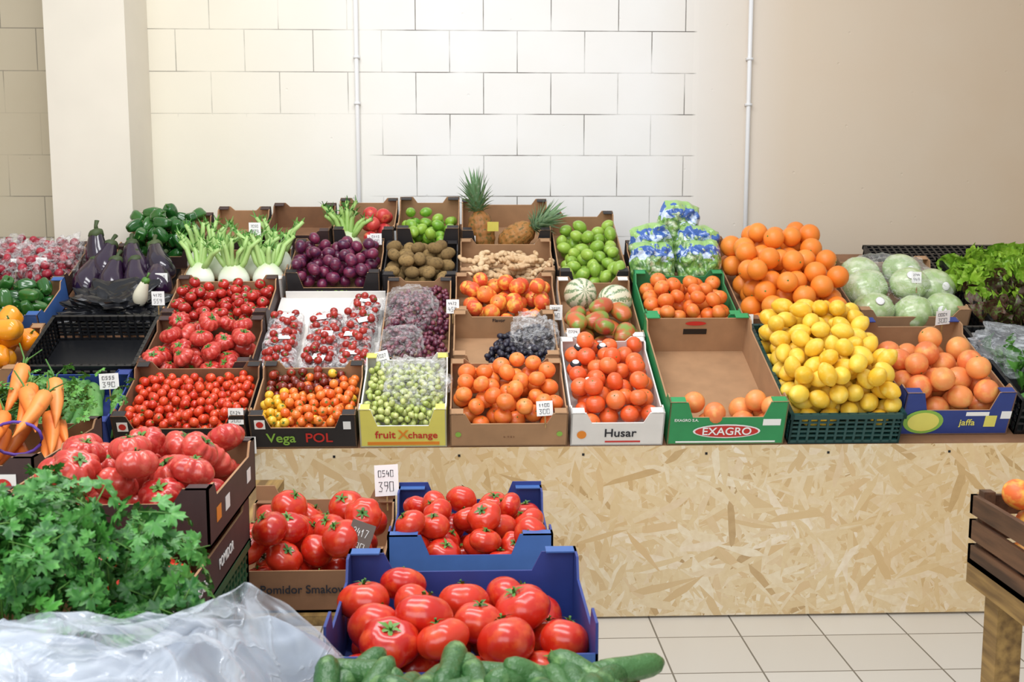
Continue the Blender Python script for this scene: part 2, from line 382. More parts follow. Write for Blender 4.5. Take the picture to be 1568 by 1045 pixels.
TOMRIB=[tomato(44,18,9+i,.24,.70,.27,i) for i in range(3)]
TOMM=[tomato(16,10,5,.03,.85,.12,i) for i in range(2)]
CHER=[tomato(10,7,4,.02,.95,.08,i) for i in range(2)]
ORA=[roundf(20,12,.97,.05)]
MAN=[roundf(18,11,.86,.08)]
APP=[roundf(18,12,.9,.18)]
PEACH=[roundf(18,12,.93,.12,.07)]
LEM=[ell(16,12,.84,.84,1.05,.9,.16)]
LIM=[ell(14,10,.9,.9,1.08,.95,.1)]
PLUM=[ell(12,9,.9,.9,1.05,1,0)]
KIW=[ell(14,10,.84,.8,1.08,.9,0)]
MANGO=[ell(18,14,.85,.7,1.2,.85,0,.15)]
GRAPE=[ell(8,6,.85,.85,1.05)]
def pepper():
    def fn(t,p):
        s,c=np.sin(t),np.cos(t)
        r=s**.6*(.62+.12*c)*(1+.12*np.cos(4*p))
        z=c-np.where(c>0,.25*np.exp(-(s/.4)**2),-.15*np.exp(-(s/.4)**2))
        return r*np.cos(p),r*np.sin(p),z
    return merge([(sph(20,14,fn),None,0),(tube([(0,0,.7),(.03,0,.95),(.12,0,1.15)],[.12,.07,.09],7,1),None,0)])
PEP=[pepper()]
def pumpkinish():
    def fn(t,p):
        s,c=np.sin(t),np.cos(t)
        r=s**.8*(1+.10*np.cos(4*p))
        return r*np.cos(p),r*np.sin(p),.85*c-np.where(c>0,.25*np.exp(-(s/.35)**2),0)
    return merge([(sph(24,14,fn),None,0),(tube([(0,0,.55),(.03,0,.85),(.1,0,1.0)],[.12,.07,.09],7,1),None,0)])
PEPO=[pumpkinish()]
def eggplant():
    prof=[(0,-1),(.18,-.97),(.33,-.85),(.42,-.65),(.45,-.4),(.42,-.1),(.35,.2),(.28,.5),(.23,.75),(.18,.9),(0,.93)]
    b=lathe(prof,18); v=b['v']; v[:,0]+=.12*(v[:,2])**2; b['l']=v.copy()
    c=lathe([(0,1.0),(.08,.98),(.2,.92),(.24,.84),(.26,.74),(.22,.7),(0,.7)],10,1); c['v'][:,0]+=.12*c['v'][:,2]**2
    for i in range(len(c['v'])):
        if i%2 and c['v'][i,2]<.78: c['v'][i,2]-=.1
    s=tube([(.12,0,.93),(.13,0,1.1),(.2,.02,1.3)],[.08,.06,.08],7,1)
    return merge([(b,None,0),(c,None,0),(s,None,0)])
EGG=[eggplant()]
def cuke(seed,ln=1,r=.13):
    R=random.Random(seed); be=R.uniform(-.12,.12)
    n=12; pts=[];rad=[]
    for i in range(n+1):
        u=i/n; z=(u-.5)*2*ln; pts.append((be*(1-(2*u-1)**2),0,z)); rad.append(r*max(.12,(1-abs(2*u-1)**5))**.5*(1+.05*math.sin(u*9+seed)))
    return tube(pts,rad,14)
CUKE=[cuke(i,1,.30) for i in range(4)]
CUKEL=[cuke(i,1,.17) for i in range(3)]
def carrot():
    pts=[(0,0,1),(0,0,.93),(.01,0,.6),(0.03,0.01,.1),(.02,0,-.5),(0,0,-1)]; 
    b=tube(pts,[.08,.16,.17,.14,.08,.01],10)
    t=merge([(tube([(0,0,.97),(.05*math.cos(a),.05*math.sin(a),1.3),(.25*math.cos(a),.25*math.sin(a),1.7)],[.03,.02,.015],5,1),None,0) for a in (0,2,4)])
    return merge([(b,None,0),(t,None,0)])
CAR=[carrot()]
def ginger(seed):
    R=random.Random(seed); parts=[]
    p=np.array([-.9,0,0.]); 
    for i in range(5):
        q=p+np.array([.42,R.uniform(-.15,.15),R.uniform(-.08,.08)])
        parts.append((sph(10,8),MX(tuple((p+q)/2),(0,R.uniform(-.3,.3),R.uniform(-.4,.4)),(.33,.24,.2)),0))
        if R.random()<.8:
            a=R.choice([-1,1]); parts.append((sph(9,7),MX(tuple(q+np.array([0,a*.3,.05])),(0,0,R.uniform(-.5,.5)),(.16,.3,.15)),0))
        p=q
    return merge(parts)
GIN=[ginger(i) for i in range(3)]
def blade(ln,w,curl,n=6,mat=0):
    V=[];F=[]
    for i in range(n+1):
        u=i/n; ww=w*(1-u)**.8*(.8+.2*u)+.001; an=curl*u
        y=ln*(math.sin(an)/curl if abs(curl)>1e-3 else u); z=ln*((1-math.cos(an))/curl if abs(curl)>1e-3 else 0)
        V+=[(-ww,z,y+0),(0,z+ww*.5,y),(ww,z,y)]
        if i:
            a=(i-1)*3;b=i*3; F+=[(a,a+1,b+1,b),(a+1,a+2,b+2,b+1)]
    return tmpl(V,F,mat)
def pineapple():
    def fn(t,p):
        s,c=np.sin(t),np.cos(t)
        k=1+.07*(np.cos(8*p+9*c)*np.cos(8*p-9*c))
        return .68*s**.7*np.cos(p)*k,.68*s**.7*np.sin(p)*k,c
    parts=[(sph(48,30,fn),None,0)]
    for i in range(64):
        u=i/64; a=i*2.4; tilt=.1+1.1*(1-u)
        ln=.7+1.4*u*(1-.15*u)
        parts.append((blade(ln,.17,.8*(1-u)+.2,6,1),MX((0,0,.9+.3*u),(0,0,a))@MX((0,.06,0),(-tilt*.8,0,0)),0))
    return merge(parts)
PINE=[pineapple()]
def parsleaf():
    lob=[(-2.2,.6),(-1.9,.85),(-1.7,.7),(-1.45,1.0),(-1.2,.62),(-.95,1.0),(-.75,.85),(-.55,.6),(-.38,1.05),(-.2,.95),(0,1.2),(.2,.95),(.38,1.05),(.55,.6),(.75,.85),(.95,1.0),(1.2,.62),(1.45,1.0),(1.7,.7),(1.9,.85),(2.2,.6)]
    V=[(0,0,0)]
    for a,r in lob: V.append((r*math.sin(a),r*math.cos(a),-.2*r*r+.14*math.sin(a*5)))
    V.append((0,-.25,0))
    F=[(0,i,i+1) for i in range(1,len(V)-1)]
    return tmpl(V,F)
PL0=parsleaf()
PLEAF=merge([(PL0,MX((0,.8,0),(.1,0,0)),0),(PL0,MX((.75,.0,-.1),(0,.3,-1.0),.9),0),(PL0,MX((-.75,.0,-.1),(0,-.3,1.0),.9),0),(tube([(0,.9,0),(0,0,-.1),(0,-1.2,-.5)],.05,4,1),None,0)])
def ruffle(seed,nu=10,nv=12,amp=.16):
    R=random.Random(seed); ph=R.uniform(0,6); V=[];F=[]
    for i in range(nu+1):
        u=i/nu; w=.12+.5*math.sin(min(1,u*1.05)*pi*.62)**1.2
        for j in range(nv+1):
            v=2*j/nv-1; e=max(abs(v),u)**3
            y=u*(1-.18*v*v*u); x=v*w
            z=.35*u*u+.15*v*v+amp*e*(math.sin(9*v+ph+6*u)+.6*math.sin(17*v+ph*2+11*u))
            V.append((x,y,z))
    for i in range(nu):
        for j in range(nv):
            a=i*(nv+1)+j; F.append((a,a+1,a+nv+2,a+nv+1))
    return tmpl(V,F)
RUF=[ruffle(i) for i in range(4)]
def fennel(seed,ls=1.0):
    R=random.Random(seed)
    def fn(t,p):
        s,c=np.sin(t),np.cos(t)
        k=1+.05*np.abs(np.cos(5*p))
        return .06*s*np.cos(p)*k*(1-.2*c),.042*s*np.sin(p)*k*(1-.2*c),.06*c+.06
    parts=[(sph(20,12,fn),None,0)]
    for i in range(7):
        a=(i-3)/3; ln=R.uniform(.07,.14)*ls; bx=a*.03; by=R.uniform(-.015,.015)
        p=[(bx*.7,by,.09),(bx+a*.015,by,.12),(bx+a*.04,by*1.5,.10+ln*.7),(bx+a*.075+R.uniform(-.01,.01),by*2,.10+ln)]
        parts.append((tube(p,[.013,.012,.010,.008],7),None,1))
        for k in range(8):
            u=R.uniform(.3,1); q=[p[2][d]*(1-u)+p[3][d]*u for d in range(3)]
            parts.append((blade(R.uniform(.02,.04),.003,R.uniform(-.8,.8),3),MX(q,(R.uniform(-1,1),R.uniform(-1,1),R.uniform(0,6))),2))
    return merge(parts)
FENN=[fennel(i) for i in range(4)]
def cabbage():
    def fn(t,p):
        s,c=np.sin(t),np.cos(t); k=1+.03*np.cos(5*p+3*c)+.02*np.cos(11*p-5*c)
        return s*np.cos(p)*k,s*np.sin(p)*k,.85*c
    return sph(32,20,fn)
CAB=[cabbage()]

# ------------------------------------------------------------ structural helpers
def group(name,frame,x,y,z=0,rz=0):
    e=bpy.data.objects.new(name,None); e.empty_display_size=.05; COL.objects.link(e)
    e.matrix_world=frame@Matrix.Translation((x,y,z))@Matrix.Rotation(rz,4,'Z'); return e
def wallprof(mb,Lh,h,c,a,org,u,n,t,z0=0,bm=1):
    pr=[(0,z0),(Lh,z0),(Lh,h+c),(Lh-a,h+c),(Lh-a-.02,h),(a+.02,h),(a,h+c),(0,h+c)] if c>0 else [(0,z0),(Lh,z0),(Lh,h),(0,h)]
    o=np.array(org,float);u=np.array(u,float);n=np.array(n,float)
    V=[o+u*p[0]+np.array([0,0,p[1]]) for p in pr]+[o-n*t+u*p[0]+np.array([0,0,p[1]]) for p in pr]
    k=len(pr); F=[tuple(range(k)),tuple(range(k,2*k))[::-1]]; M=[0,1]
    for i in range(k):
        j=(i+1)%k; F.append((i,i+k,j+k,j)); M.append(1)
    mb.add(tmpl(V,F,M))
def carton(p,w,d,h,mats=(None,None),fh=None,bh=None,c=.025,a=.05,t=.005,bc=None,handle=False,fc=None):
    fh=h if fh is None else fh; bh=h if bh is None else bh; bc=c if bc is None else bc
    mb=MB(); mb.box(-w/2,w/2,0,d,0,.005,1)
    wallprof(mb,w,fh,(h+c-fh if c else 0) if fc is None else fc,a,(-w/2,0,0),(1,0,0),(0,-1,0),t)
    wallprof(mb,w,bh,bc,a,(-w/2,d,0),(1,0,0),(0,1,0),t)
    wallprof(mb,d,h,c,a,(-w/2,0,0),(0,1,0),(-1,0,0),t)
    wallprof(mb,d,h,c,a,(w/2,0,0),(0,1,0),(1,0,0),t)
    if c:
        for sx in(-1,1):
            for y0 in((0,d-.035) if fc is None else (d-.035,)):
                x0=sx*(w/2); x1=sx*(w/2-a*.9); mb.box(min(x0,x1),max(x0,x1),y0,y0+.035,h+c-.003,h+c,0)
    if handle:
        mb.box(-.045,.045,d-t-.002,d-t+.001,bh*.55,bh*.55+.022,2)
    return mb.build('carton',[mats[0],mats[1],BLKP],p,False)
def pcrate(p,w,d,h,mat,name='plastic_crate',t=.008,nr=3,step=.03):
    mb=MB(); mb.box(-w/2,w/2,0,d,0,.006)
    for (z0,z1,e) in ((h-.018,h,.006),(0,.014,.0)):
        mb.box(-w/2-e,w/2+e,-e,t,z0,z1); mb.box(-w/2-e,w/2+e,d-t,d+e,z0,z1)
        mb.box(-w/2-e,-w/2+t,-e,d+e,z0,z1); mb.box(w/2-t,w/2+e,-e,d+e,z0,z1)
    hs=(h-.032)
    for i in range(nr):
        z=.014+hs*(i+1)/(nr+1)-.0035; z1=z+.007
        mb.box(-w/2,w/2,.001,t*.7,z,z1);mb.box(-w/2,w/2,d-t*.7,d-.001,z,z1);mb.box(-w/2+.001,-w/2+t*.7,0,d,z,z1);mb.box(w/2-t*.7,w/2-.001,0,d,z,z1)
    k=int(w/step)
    for i in range(k+1):
        x=-w/2+w*i/k; x=max(-w/2+.004,min(w/2-.004,x))
        for y in(0,d-t): mb.box(x-.004,x+.004,y,y+t,0,h)
    k=int(d/step)
    for i in range(k+1):
        y=d*i/k; y=max(.004,min(d-.004,y))
        for x in(-w/2,w/2-t): mb.box(x,x+t,y-.004,y+.004,0,h)
    return mb.build(name,[mat],p,False)
def pack(w,d,r,n,z0,heap,rng,K=30,x0=0,y0=0,tight=.93):
    A=np.zeros((n,3)); 
    for i in range(n):
        x=rng.uniform(-w/2+r,w/2-r,K)+x0 if w>2*r else np.full(K,x0); y=rng.uniform(r,d-r,K)+y0 if d>2*r else np.full(K,y0+d/2)
        z=np.full(K,z0+r)
        if i:
            q=4*r*r*tight-(x[:,None]-A[None,:i,0])**2-(y[:,None]-A[None,:i,1])**2
            zz=np.where(q>0,A[None,:i,2]+np.sqrt(np.maximum(q,0)),0); z=np.maximum(z,zz.max(1))
        dome=heap*(1-.5*(((x-x0)/(w/2))**2+(((y-y0)-d/2)/(d/2))**2))
        k=np.argmin(z-dome); A[i]=(x[k],y[k],z[k])
    return A
def fill(p,name,T,mats,w,d,r,layers=2,z0=.02,heap=.03,seed=1,mode='up',x0=0,y0=.006,n=None,K=45,sv=.06,tight=.93,rr=None):
    rng=np.random.default_rng(seed); R=random.Random(seed)
    w-=.014; d-=.014
    if n is None: n=int(layers*w*d/(4*r*r)*.62)
    A=pack(w,d,r,n,z0,heap*.6,rng,K,x0,y0,tight)
    mb=MB(); rr=rr or r
    for q in A:
        s=rr*R.uniform(1-sv,1+sv)
        if mode=='up': rot=(R.gauss(0,.45),R.gauss(0,.45),R.uniform(0,6.28))
        elif mode=='lie': rot=(pi/2+R.gauss(0,.2),R.gauss(0,.2),R.uniform(0,6.28))
        elif mode=='tilt': rot=(R.gauss(.5,.5),R.gauss(0,.5),R.uniform(-3,3))
        else: rot=(R.uniform(0,6.28),R.uniform(0,6.28),R.uniform(0,6.28))
        mb.add(R.choice(T),MX(tuple(q),rot,s),R.random())
    return mb.build(name,mats,p)
def text(p,s,size,mat,loc,rot=(pi/2,0,0),ext=.0004):
    cu=bpy.data.curves.new('print','FONT'); cu.body=s; cu.size=size; cu.extrude=ext; cu.align_x='CENTER'; cu.align_y='CENTER'
    try: cu.offset=size*.012
    except: pass
    o=bpy.data.objects.new('t',cu); COL.objects.link(o)
    dg=bpy.context.evaluated_depsgraph_get(); me=bpy.data.meshes.new_from_object(o.evaluated_get(dg))
    bpy.data.objects.remove(o); me.materials.clear(); me.materials.append(mat)
    q=bpy.data.objects.new('printed_label',me); COL.objects.link(q); q.parent=p; q.matrix_local=MX(loc,rot); return q
def disc(p,loc,rx,rz,mat,name='printed_label'):
    V=[(0,0,0)]+[(rx*math.cos(2*pi*i/24),0,rz*math.sin(2*pi*i/24)) for i in range(24)]
    mb=MB(); mb.add(tmpl(V,[(0,1+i,1+(i+1)%24) for i in range(24)]),MX(loc)); return mb.build(name,[mat],p,False)
def rect(p,loc,w,h,mat,name='printed_label'):
    mb=MB(); mb.box(-w/2,w/2,-.0005,.0005,-h/2,h/2,0,MX(loc)); return mb.build(name,[mat],p,False)
GLY={'1':[(.1,.25),(.5,1),(.5,-1)],'2':[(0,.7),(.5,1),(1,.5),(0,-1),(1,-1)],'5':[(1,1),(.1,1),(.1,.1),(.9,.1),(.9,-.8),(0,-1)],'9':[(1,.2),(.1,.2),(.1,1),(1,1),(1,-.2),(.5,-1)],'0':[(0,1),(1,1),(1,-1),(0,-1),(0,1)],'7':[(0,1),(1,1),(.3,-1)],'4':[(.3,1),(0,-.1),(1,-.1),(.8,.5),(.8,-1)],'3':[(0,1),(1,1),(.4,.1),(1,-.3),(.8,-1),(0,-.9)]}
def tag(p,x,y,z,rz=0,rx=-.35,w=.05,h=.055,mat=None,ry=0,ink=None):
    mb=MB(); mb.box(-w/2,w/2,-.0006,.0006,0,h,0)
    R=random.Random(int(x*1000+z*977))
    s=R.choice('1234579')+R.choice('0459')+R.choice('009')
    for i in range(2):
        zc=h*(.72-.42*i); xx=-w*.34; hh=h*(.1 if i==0 else .15)
        for ch in (s if i else ''.join(R.choice('120457') for _ in range(4))):
            a=w*(.11 if i==0 else .15)
            mb.add(tube([(xx+a*px,-.0012,zc+hh*pz) for px,pz in GLY[ch]],w*.016,4,1)); xx+=a*1.55
    mb.box(-.002,.002,.0006,.003,-.04,h*.3,2)
    o=mb.build('price_tag',[mat or WHITE,ink or INK,WOODL],p,False); o.matrix_local=MX((x,y,z),(rx,ry,rz)); return o
def crumple(p,name,c,dims,mat,seed=0,amp=.18,sub=5,freq=2.2,floor=None,sq=.7,flat=False):
    bm=bmesh.new(); bmesh.ops.create_icosphere(bm,subdivisions=sub,radius=1)
    for v in bm.verts:
        d=v.co.copy()
        q=Vector([math.copysign(abs(k)**sq,k) for k in d])
        nn=noise.noise(d*freq+Vector((seed*3.1,1,2)))+.5*abs(noise.noise(d*freq*2.3+Vector((seed,5,1))))+.3*abs(noise.noise(d*freq*5+Vector((seed,9,1))))
        q=q*(1+amp*nn)
        v.co=Vector((c[0]+q.x*dims[0],c[1]+q.y*dims[1],c[2]+q.z*dims[2]))
        if floor is not None: v.co.z=max(v.co.z,floor)
    me=bpy.data.meshes.new(name); bm.to_mesh(me); bm.free(); me.materials.append(mat)
    for f in me.polygons: f.use_smooth=not flat
    o=bpy.data.objects.new(name,me); COL.objects.link(o); o.parent=p; return o
I4=Matrix.Identity(4)

# ------------------------------------------------------------ room
def simple(name,fn,mats,smooth=False):
    mb=MB(); fn(mb); return mb.build(name,mats,None,smooth)
simple('floor',lambda m:m.box(-4.2,5,-1.5,5.75,-.1,0),[FLOOR])
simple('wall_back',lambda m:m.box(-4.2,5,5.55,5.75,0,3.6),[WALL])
PLA=P('painted_plaster','E6DFD0',.65,.05,3,.3)
simple('wall_left',lambda m:m.box(-4.4,-4.2,-1.5,5.75,0,3.6),[PLA])
simple('wall_right',lambda m:m.box(5,5.2,-1.5,5.75,0,3.6),[PLA])
simple('pillar',lambda m:m.box(-1.905,-1.545,5.19,5.549,0,3.6),[PLA])
def pipe(mb,x):
    mb.add(tube([(x,5.53,.0),(x,5.53,3.6)],.011,12))
    for z in (1.0,1.9,2.12,3.0): mb.box(x-.015,x+.015,5.518,5.549,z-.006,z+.006)
simple('conduit_pipe',lambda m:pipe(m,-.545),[PIPE],True)
simple('conduit_pipe',lambda m:pipe(m,1.375),[PIPE],True)

# ------------------------------------------------------------ display stand
TH=math.radians(22.2)
Y0,Z0=3.67,.613
D=Matrix.Translation((0,Y0,Z0))@Matrix.Rotation(TH,4,'X')
def stand(m):
    m.box(-1.5,2.9,Y0,Y0+.018,.008,Z0-.002)
    m.box(-1.5,.68,0.0,1.87,-.02,-.001,1,D); m.box(.68,2.9,0.0,1.52,-.02,-.001,1,D)
    for x in(-1.2,0,1.3,2.8):
        m.box(x-.03,x+.03,Y0+.03,Y0+.09,0,Z0-.03,2); m.box(x-.03,x+.03,4.95,5.01,0,1.08,2)
    for x in np.arange(-1.3,2.9,.42):
        m.box(x-.004,x+.004,Y0-.002,Y0+.001,Z0-.034,Z0-.026,3)
def stand2(m):
    m.box(-2.7,-1.502,Y0,Y0+.018,.008,Z0-.002)
    m.box(-2.7,-1.502,0.0,1.6,-.02,-.001,1,D)
    for x in(-2.6,-1.6):
        m.box(x-.03,x+.03,Y0+.03,Y0+.09,0,Z0-.03,2); m.box(x-.03,x+.03,5.0,5.06,0,1.1,2)
simple('display_stand',stand,[OSB,KRAFTD,WOODL,BLKP])
simple('display_stand',stand2,[OSB,KRAFTD,WOODL,BLKP])

SK=.96
def G(name,x0,x1,s0,s1):
    g=group(name,D,(x0+x1)/2,s0*SK,.001); return g,(x1-x0)-.006,(s1-s0)*SK-.006
RP=.378
# ---- row 1
g,w,d=G('crate_of_cherry_tomatoes',-1.185,-.742,0,RP); carton(g,w,d,.10,(BLACKC,KRAFTD),fh=.08,c=.03)
fill(g,'cherry_tomatoes',CHER,[M_CHR,STEM],w,d,.0165,3.0,.03,.01,1,'any')
text(g,'VegaPOL',.05,REDP,(.06,-.002,.04)); rect(g,(w/2-.035,-.001,.085),.03,.03,WHITE); rect(g,(-w/2+.035,-.001,.09),.035,.035,WHITE); disc(g,(-w/2+.035,-.0025,.09),.012,.012,REDP)
tag(g,.19,-.005,.10)
g,w,d=G('crate_of_mixed_cherry_tomatoes',-.736,-.378,0,RP); carton(g,w,d,.10,(BLACKC,KRAFT),fh=.08,c=.03)
mb=MB(); rng=np.random.default_rng(5); R=random.Random(5)
A=pack(w-.02,d-.02,.0165,int(2.1*w*d/(4*.0165**2)*.9),.025,.01,rng,45,y0=.01)
for q in A:
    u=q[0]+R.gauss(0,.02); v=q[1]+R.gauss(0,.02)
    mo=4 if v>.22 and u<.08 else (2 if u<-.07 else 0)
    if R.random()<.06: mo=R.choice([0,2])
    mb.add(CHER[0],MX(tuple(q),(R.uniform(0,6),R.uniform(0,6),0),.017),R.random(),mo)
mb.build('cherry_tomatoes',[FM('cherry_orange_red','E66424','EE8838',.2,coat=.4),STEM,FM('cherry_yellow','E8AC24','EEC440',.2,coat=.4),STEM,M_TOMD,STEM],g)
text(g,'Vega',.05,LIMEP,(-.075,-.002,.04)); text(g,'POL',.05,REDP,(.05,-.002,.04)); rect(g,(-w/2+.035,-.001,.095),.035,.035,WHITE); disc(g,(-w/2+.035,-.0025,.095),.012,.012,REDP); rect(g,(w/2-.03,-.001,.09),.025,.03,WHITE)
tag(g,-.185,-.03,.0,0,-.2,.06,.06)
g,w,d=G('crate_of_white_grapes',-.374,-.078,0,RP+.02); carton(g,w,d,.12,(YELC,WHITEC),fh=.085,c=.03,a=.04)
fill(g,'white_grapes',GRAPE,[M_GRW],w,d,.0125,4.2,.045,.04,7,'any',K=20)
crumple(g,'plastic_wrap',(.035,.22,.115),(.10,.13,.055),FILMR,3,.35,5,3.2)
text(g,'fruit',.04,REDP,(-.06,-.002,.05)); text(g,'X',.05,ORP,(.0,-.0022,.05)); text(g,'change',.036,REDP,(.065,-.002,.048)); rect(g,(0,-.001,.016),.24,.012,ORP)
g,w,d=G('crate_of_mandarins',-.073,.328,0,RP+.01); carton(g,w,d,.11,(KRAFT,KRAFT),fh=.09,c=.02)
fill(g,'mandarins',MAN,[M_MAN,STEM],w,d,.031,2.7,.03,.05,9)
text(g,'o  n o s',.012,KRAFTD,(.0,-.002,.04)); tag(g,.12,.01,.115,.1,-.5,.055,.05); disc(g,(.17,-.002,.05),.01,.01,LIMEP); disc(g,(-.17,-.002,.05),.01,.01,LIMEP)
g,w,d=G('crate_of_wrapped_mandarins',.332,.652,0,.55); carton(g,w,d,.11,(WHITEC,WHITEC),fh=.09,c=.02)
o=fill(g,'mandarins',MAN,[M_MANR,STEM],w,d,.033,2.5,.03,.03,10)
mb=MB(); R=random.Random(2)
for i in range(8):
    X_=-.1+.2*(i%3)/2+R.uniform(-.02,.02); Y_=.2+.12*(i//3)
    mb.add(sph(12,5,lambda t,p:(np.sin(t/2)*np.cos(p),np.sin(t/2)*np.sin(p),np.cos(t/2)*1.0)),MX((X_,Y_,.126),(.2,0,0),(.022,.022,.018)),0,0)
    mb.add(sph(10,5,lambda t,p:(np.sin(t/2)*np.cos(p),np.sin(t/2)*np.sin(p),np.cos(t/2)*1.0)),MX((X_,Y_,.134),(.2,0,0),(.015,.015,.013)),0,1)
mb.build('fruit_stickers',[INK,WHITE],g)
text(g,'Husar',.045,INK,(.01,-.002,.05)); disc(g,(-.12,-.002,.045),.016,.016,ORP); rect(g,(.02,-.001,.016),.12,.006,REDP)
g,w,d=G('crate_of_few_oranges',.66,1.065,0,.66); carton(g,w,d,.14,(GREENC,KRAFT),fh=.11,c=.03,a=.06,bh=.15,bc=.0,handle=True)
mb=MB(); R=random.Random(4)
for (x,y,z) in ((-.155,.05,.05),(-.05,.055,.05),(-.15,.135,.05),(.07,.06,.05),(.155,.055,.05),(.08,.145,.05),(.16,.135,.05),(.115,.1,.115),(-.1,.09,.115),(-.04,.03,.11),(.16,.05,.12)):
    mb.add(ORA[0],MX((x,y,z-.002),(R.uniform(0,6),R.uniform(0,3),0),.042 if z<.09 else .038),R.random())
mb.build('oranges',[M_GRF,STEM],g)
disc(g,(-.0,-.0015,.055),.115,.028,WHITE); disc(g,(0,-.003,.055),.108,.023,REDP); text(g,'EXAGRO',.042,WHITE,(0,-.0045,.055)); rect(g,(.15,-.001,.09),.06,.025,WHITE); text(g,'EXAGRO S.A.',.014,WHITE,(-.14,-.002,.10)); rect(g,(0,-.001,.012),.34,.006,WHITE)
disc(g,(0,d-.008,.13),.04,.009,REDP)
g,w,d=G('crate_of_lemons',1.075,1.465,.0,.66); pcrate(g,w,d,.12,TEALP,nr=4)
fill(g,'lemons',LEM,[M_LEM],w+.03,d-.02,.033,4.8,.04,.10,12,'any',y0=.01,rr=.036,K=70)
g,w,d=G('crate_of_grapefruits',1.475,1.86,.05,.62); carton(g,w,d,.14,(NAVYC,KRAFT),fh=.10,c=.03,a=.06,bh=.13)
fill(g,'grapefruits',ORA,[M_GRF,STEM],w,d-.1,.043,2.6,.02,.02,14,'any')
disc(g,(-w/2+.075,-.002,.055),.07,.048,LIMEP); disc(g,(-w/2+.075,-.003,.055),.055,.038,YELC); text(g,'jaffa',.035,YELC,(.04,-.002,.05)); rect(g,(.12,-.001,.055),.04,.045,YELC); rect(g,(.17,-.001,.08),.035,.03,WHITE); rect(g,(.07,-.001,.085),.08,.015,WHITE)
tag(g,.12,.5,.16,.2,-.2,.06,.055)
g,w,d=G('crate_of_bagged_greens',1.88,2.3,.05,.6); pcrate(g,w,d,.14,BLKP,nr=3)
mb=MB(); R=random.Random(8)
for i in range(60): mb.add(R.choice(RUF),MX((R.uniform(-.15,.15),R.uniform(.08,.4),.04+R.uniform(0,.07)),(R.uniform(.0,1.2),R.uniform(-.5,.5),R.uniform(0,6)),.08),R.random())
mb.build('greens',[M_LEAF],g); crumple(g,'plastic_wrap',(-.05,.36,.12),(.15,.14,.05),FILMW,6,.35,5)
g,w,d=G('crate_of_long_cucumbers',-1.62,-1.195,0,RP-.02); carton(g,w,d,.09,(NAVYC,NAVYC),fh=.08,c=.02)
mb=MB(); R=random.Random(3)
for i in range(13):
    x=-.17+.34*(i%7)/6; mb.add(R.choice(CUKEL),MX((x+R.uniform(-.01,.01),.18+R.uniform(-.02,.02),.04+.03*(i//7)),(pi/2+R.gauss(0,.05),0,R.gauss(.1,.12)),(.14,.14,.15)),R.random())
mb.build('cucumbers',[M_CUCS],g); tag(g,.16,.22,.10,.1,-.4,.065,.055)
# ---- row 2
g,w,d=G('crate_of_ribbed_tomatoes',-1.195,-.79,RP+.002,2*RP); carton(g,w,d,.09,(BROWNC,KRAFTD),fh=.08,c=.03)
fill(g,'tomatoes',TOMRIB,[M_TOMR,STEM],w,d,.038,2.0,.015,.03,16,rr=.042)
g,w,d=G('black_plastic_crate',-1.605,-1.2,RP+.002,2*RP+.02); pcrate(g,w,d,.11,BLKP,nr=4,name='crate_body')
g,w,d=G('crate_of_orange_peppers',-2.02,-1.615,RP-.015,2*RP-.03); carton(g,w,d,.08,(KRAFT,KRAFT)); fill(g,'orange_peppers',PEPO,[M_PEPO,STEM],w+.02,d,.048,2.4,.02,.02,33,'tilt')
g,w,d=G('tray_of_cherry_tomato_punnets',-.785,-.348,RP+.01,1.09)
mb=MB(); mb.box(-w/2+.0,w/2,0.0,d,0,.03,0); mb.box(-w/2+.02,w/2,d-.006,d,.03,.06,0); mb.build('white_tray',[WHITEC],g,False)
mt=MB(); ms=MB(); ml=MB(); R=random.Random(9); rng=np.random.default_rng(9)
for r in range(4):
    for c in range(3):
        px=-w/2+.075+c*.142+R.uniform(-.008,.008); py=.006+r*.138; rz=R.gauss(0,.12)
        if r==3 and c!=2: continue
        Mp=MX((px,py,.031),(R.gauss(.08,.06),R.gauss(0,.08),rz))
        ms.box(-.064,.064,.0,.13,0,.003,1,Mp)
        for q in pack(.124,.124,.0155,28,.003,.012,rng,20,y0=.003): mt.add(CHER[R.randint(0,1)],Mp@MX(tuple(q),(R.uniform(0,6),R.uniform(0,6),0),.016),R.random())
        V=sph(28,14,lambda t,p:(np.sign(np.cos(p))*np.abs(np.cos(p))**.45*np.sin(t)**.45,np.sign(np.sin(p))*np.abs(np.sin(p))**.45*np.sin(t)**.45,np.sign(np.cos(t))*np.abs(np.cos(t))**.6))
        V['v']=V['v']+np.array([[noise.noise(Vector(v)*4+Vector((r,c,0)))*.05,0,noise.noise(Vector(v)*5+Vector((r,c,7)))*.16] for v in V['v']])
        ms.add(V,Mp@MX((0,.065,.036),(0,0,0),(.068,.068,.036)),0)
        ml.box(-.022,.022,-.015,.015,-.0004,.0004,0,Mp@MX((R.uniform(-.02,.02),.06+R.uniform(-.02,.02),.078),(0,0,R.uniform(-.3,.3))))
mt.build('cherry_tomatoes',[FM('punnet_tomato','96201A','B03024',.25,coat=.4),STEM],g); ms.build('punnet_film',[film('punnet_film','FFFFFF',.06,.5,.12,34,.8,.3,.48,.64,.3),WHITEC],g); ml.build('punnet_labels',[WHITE],g,False)
tag(g,.17,-.0,.045,.1,-.5,.055,.06)
g,w,d=G('crate_of_red_grapes',-.342,-.075,RP+.045,1.12); carton(g,w,d,.09,(BLACKC,KRAFT),c=.02)
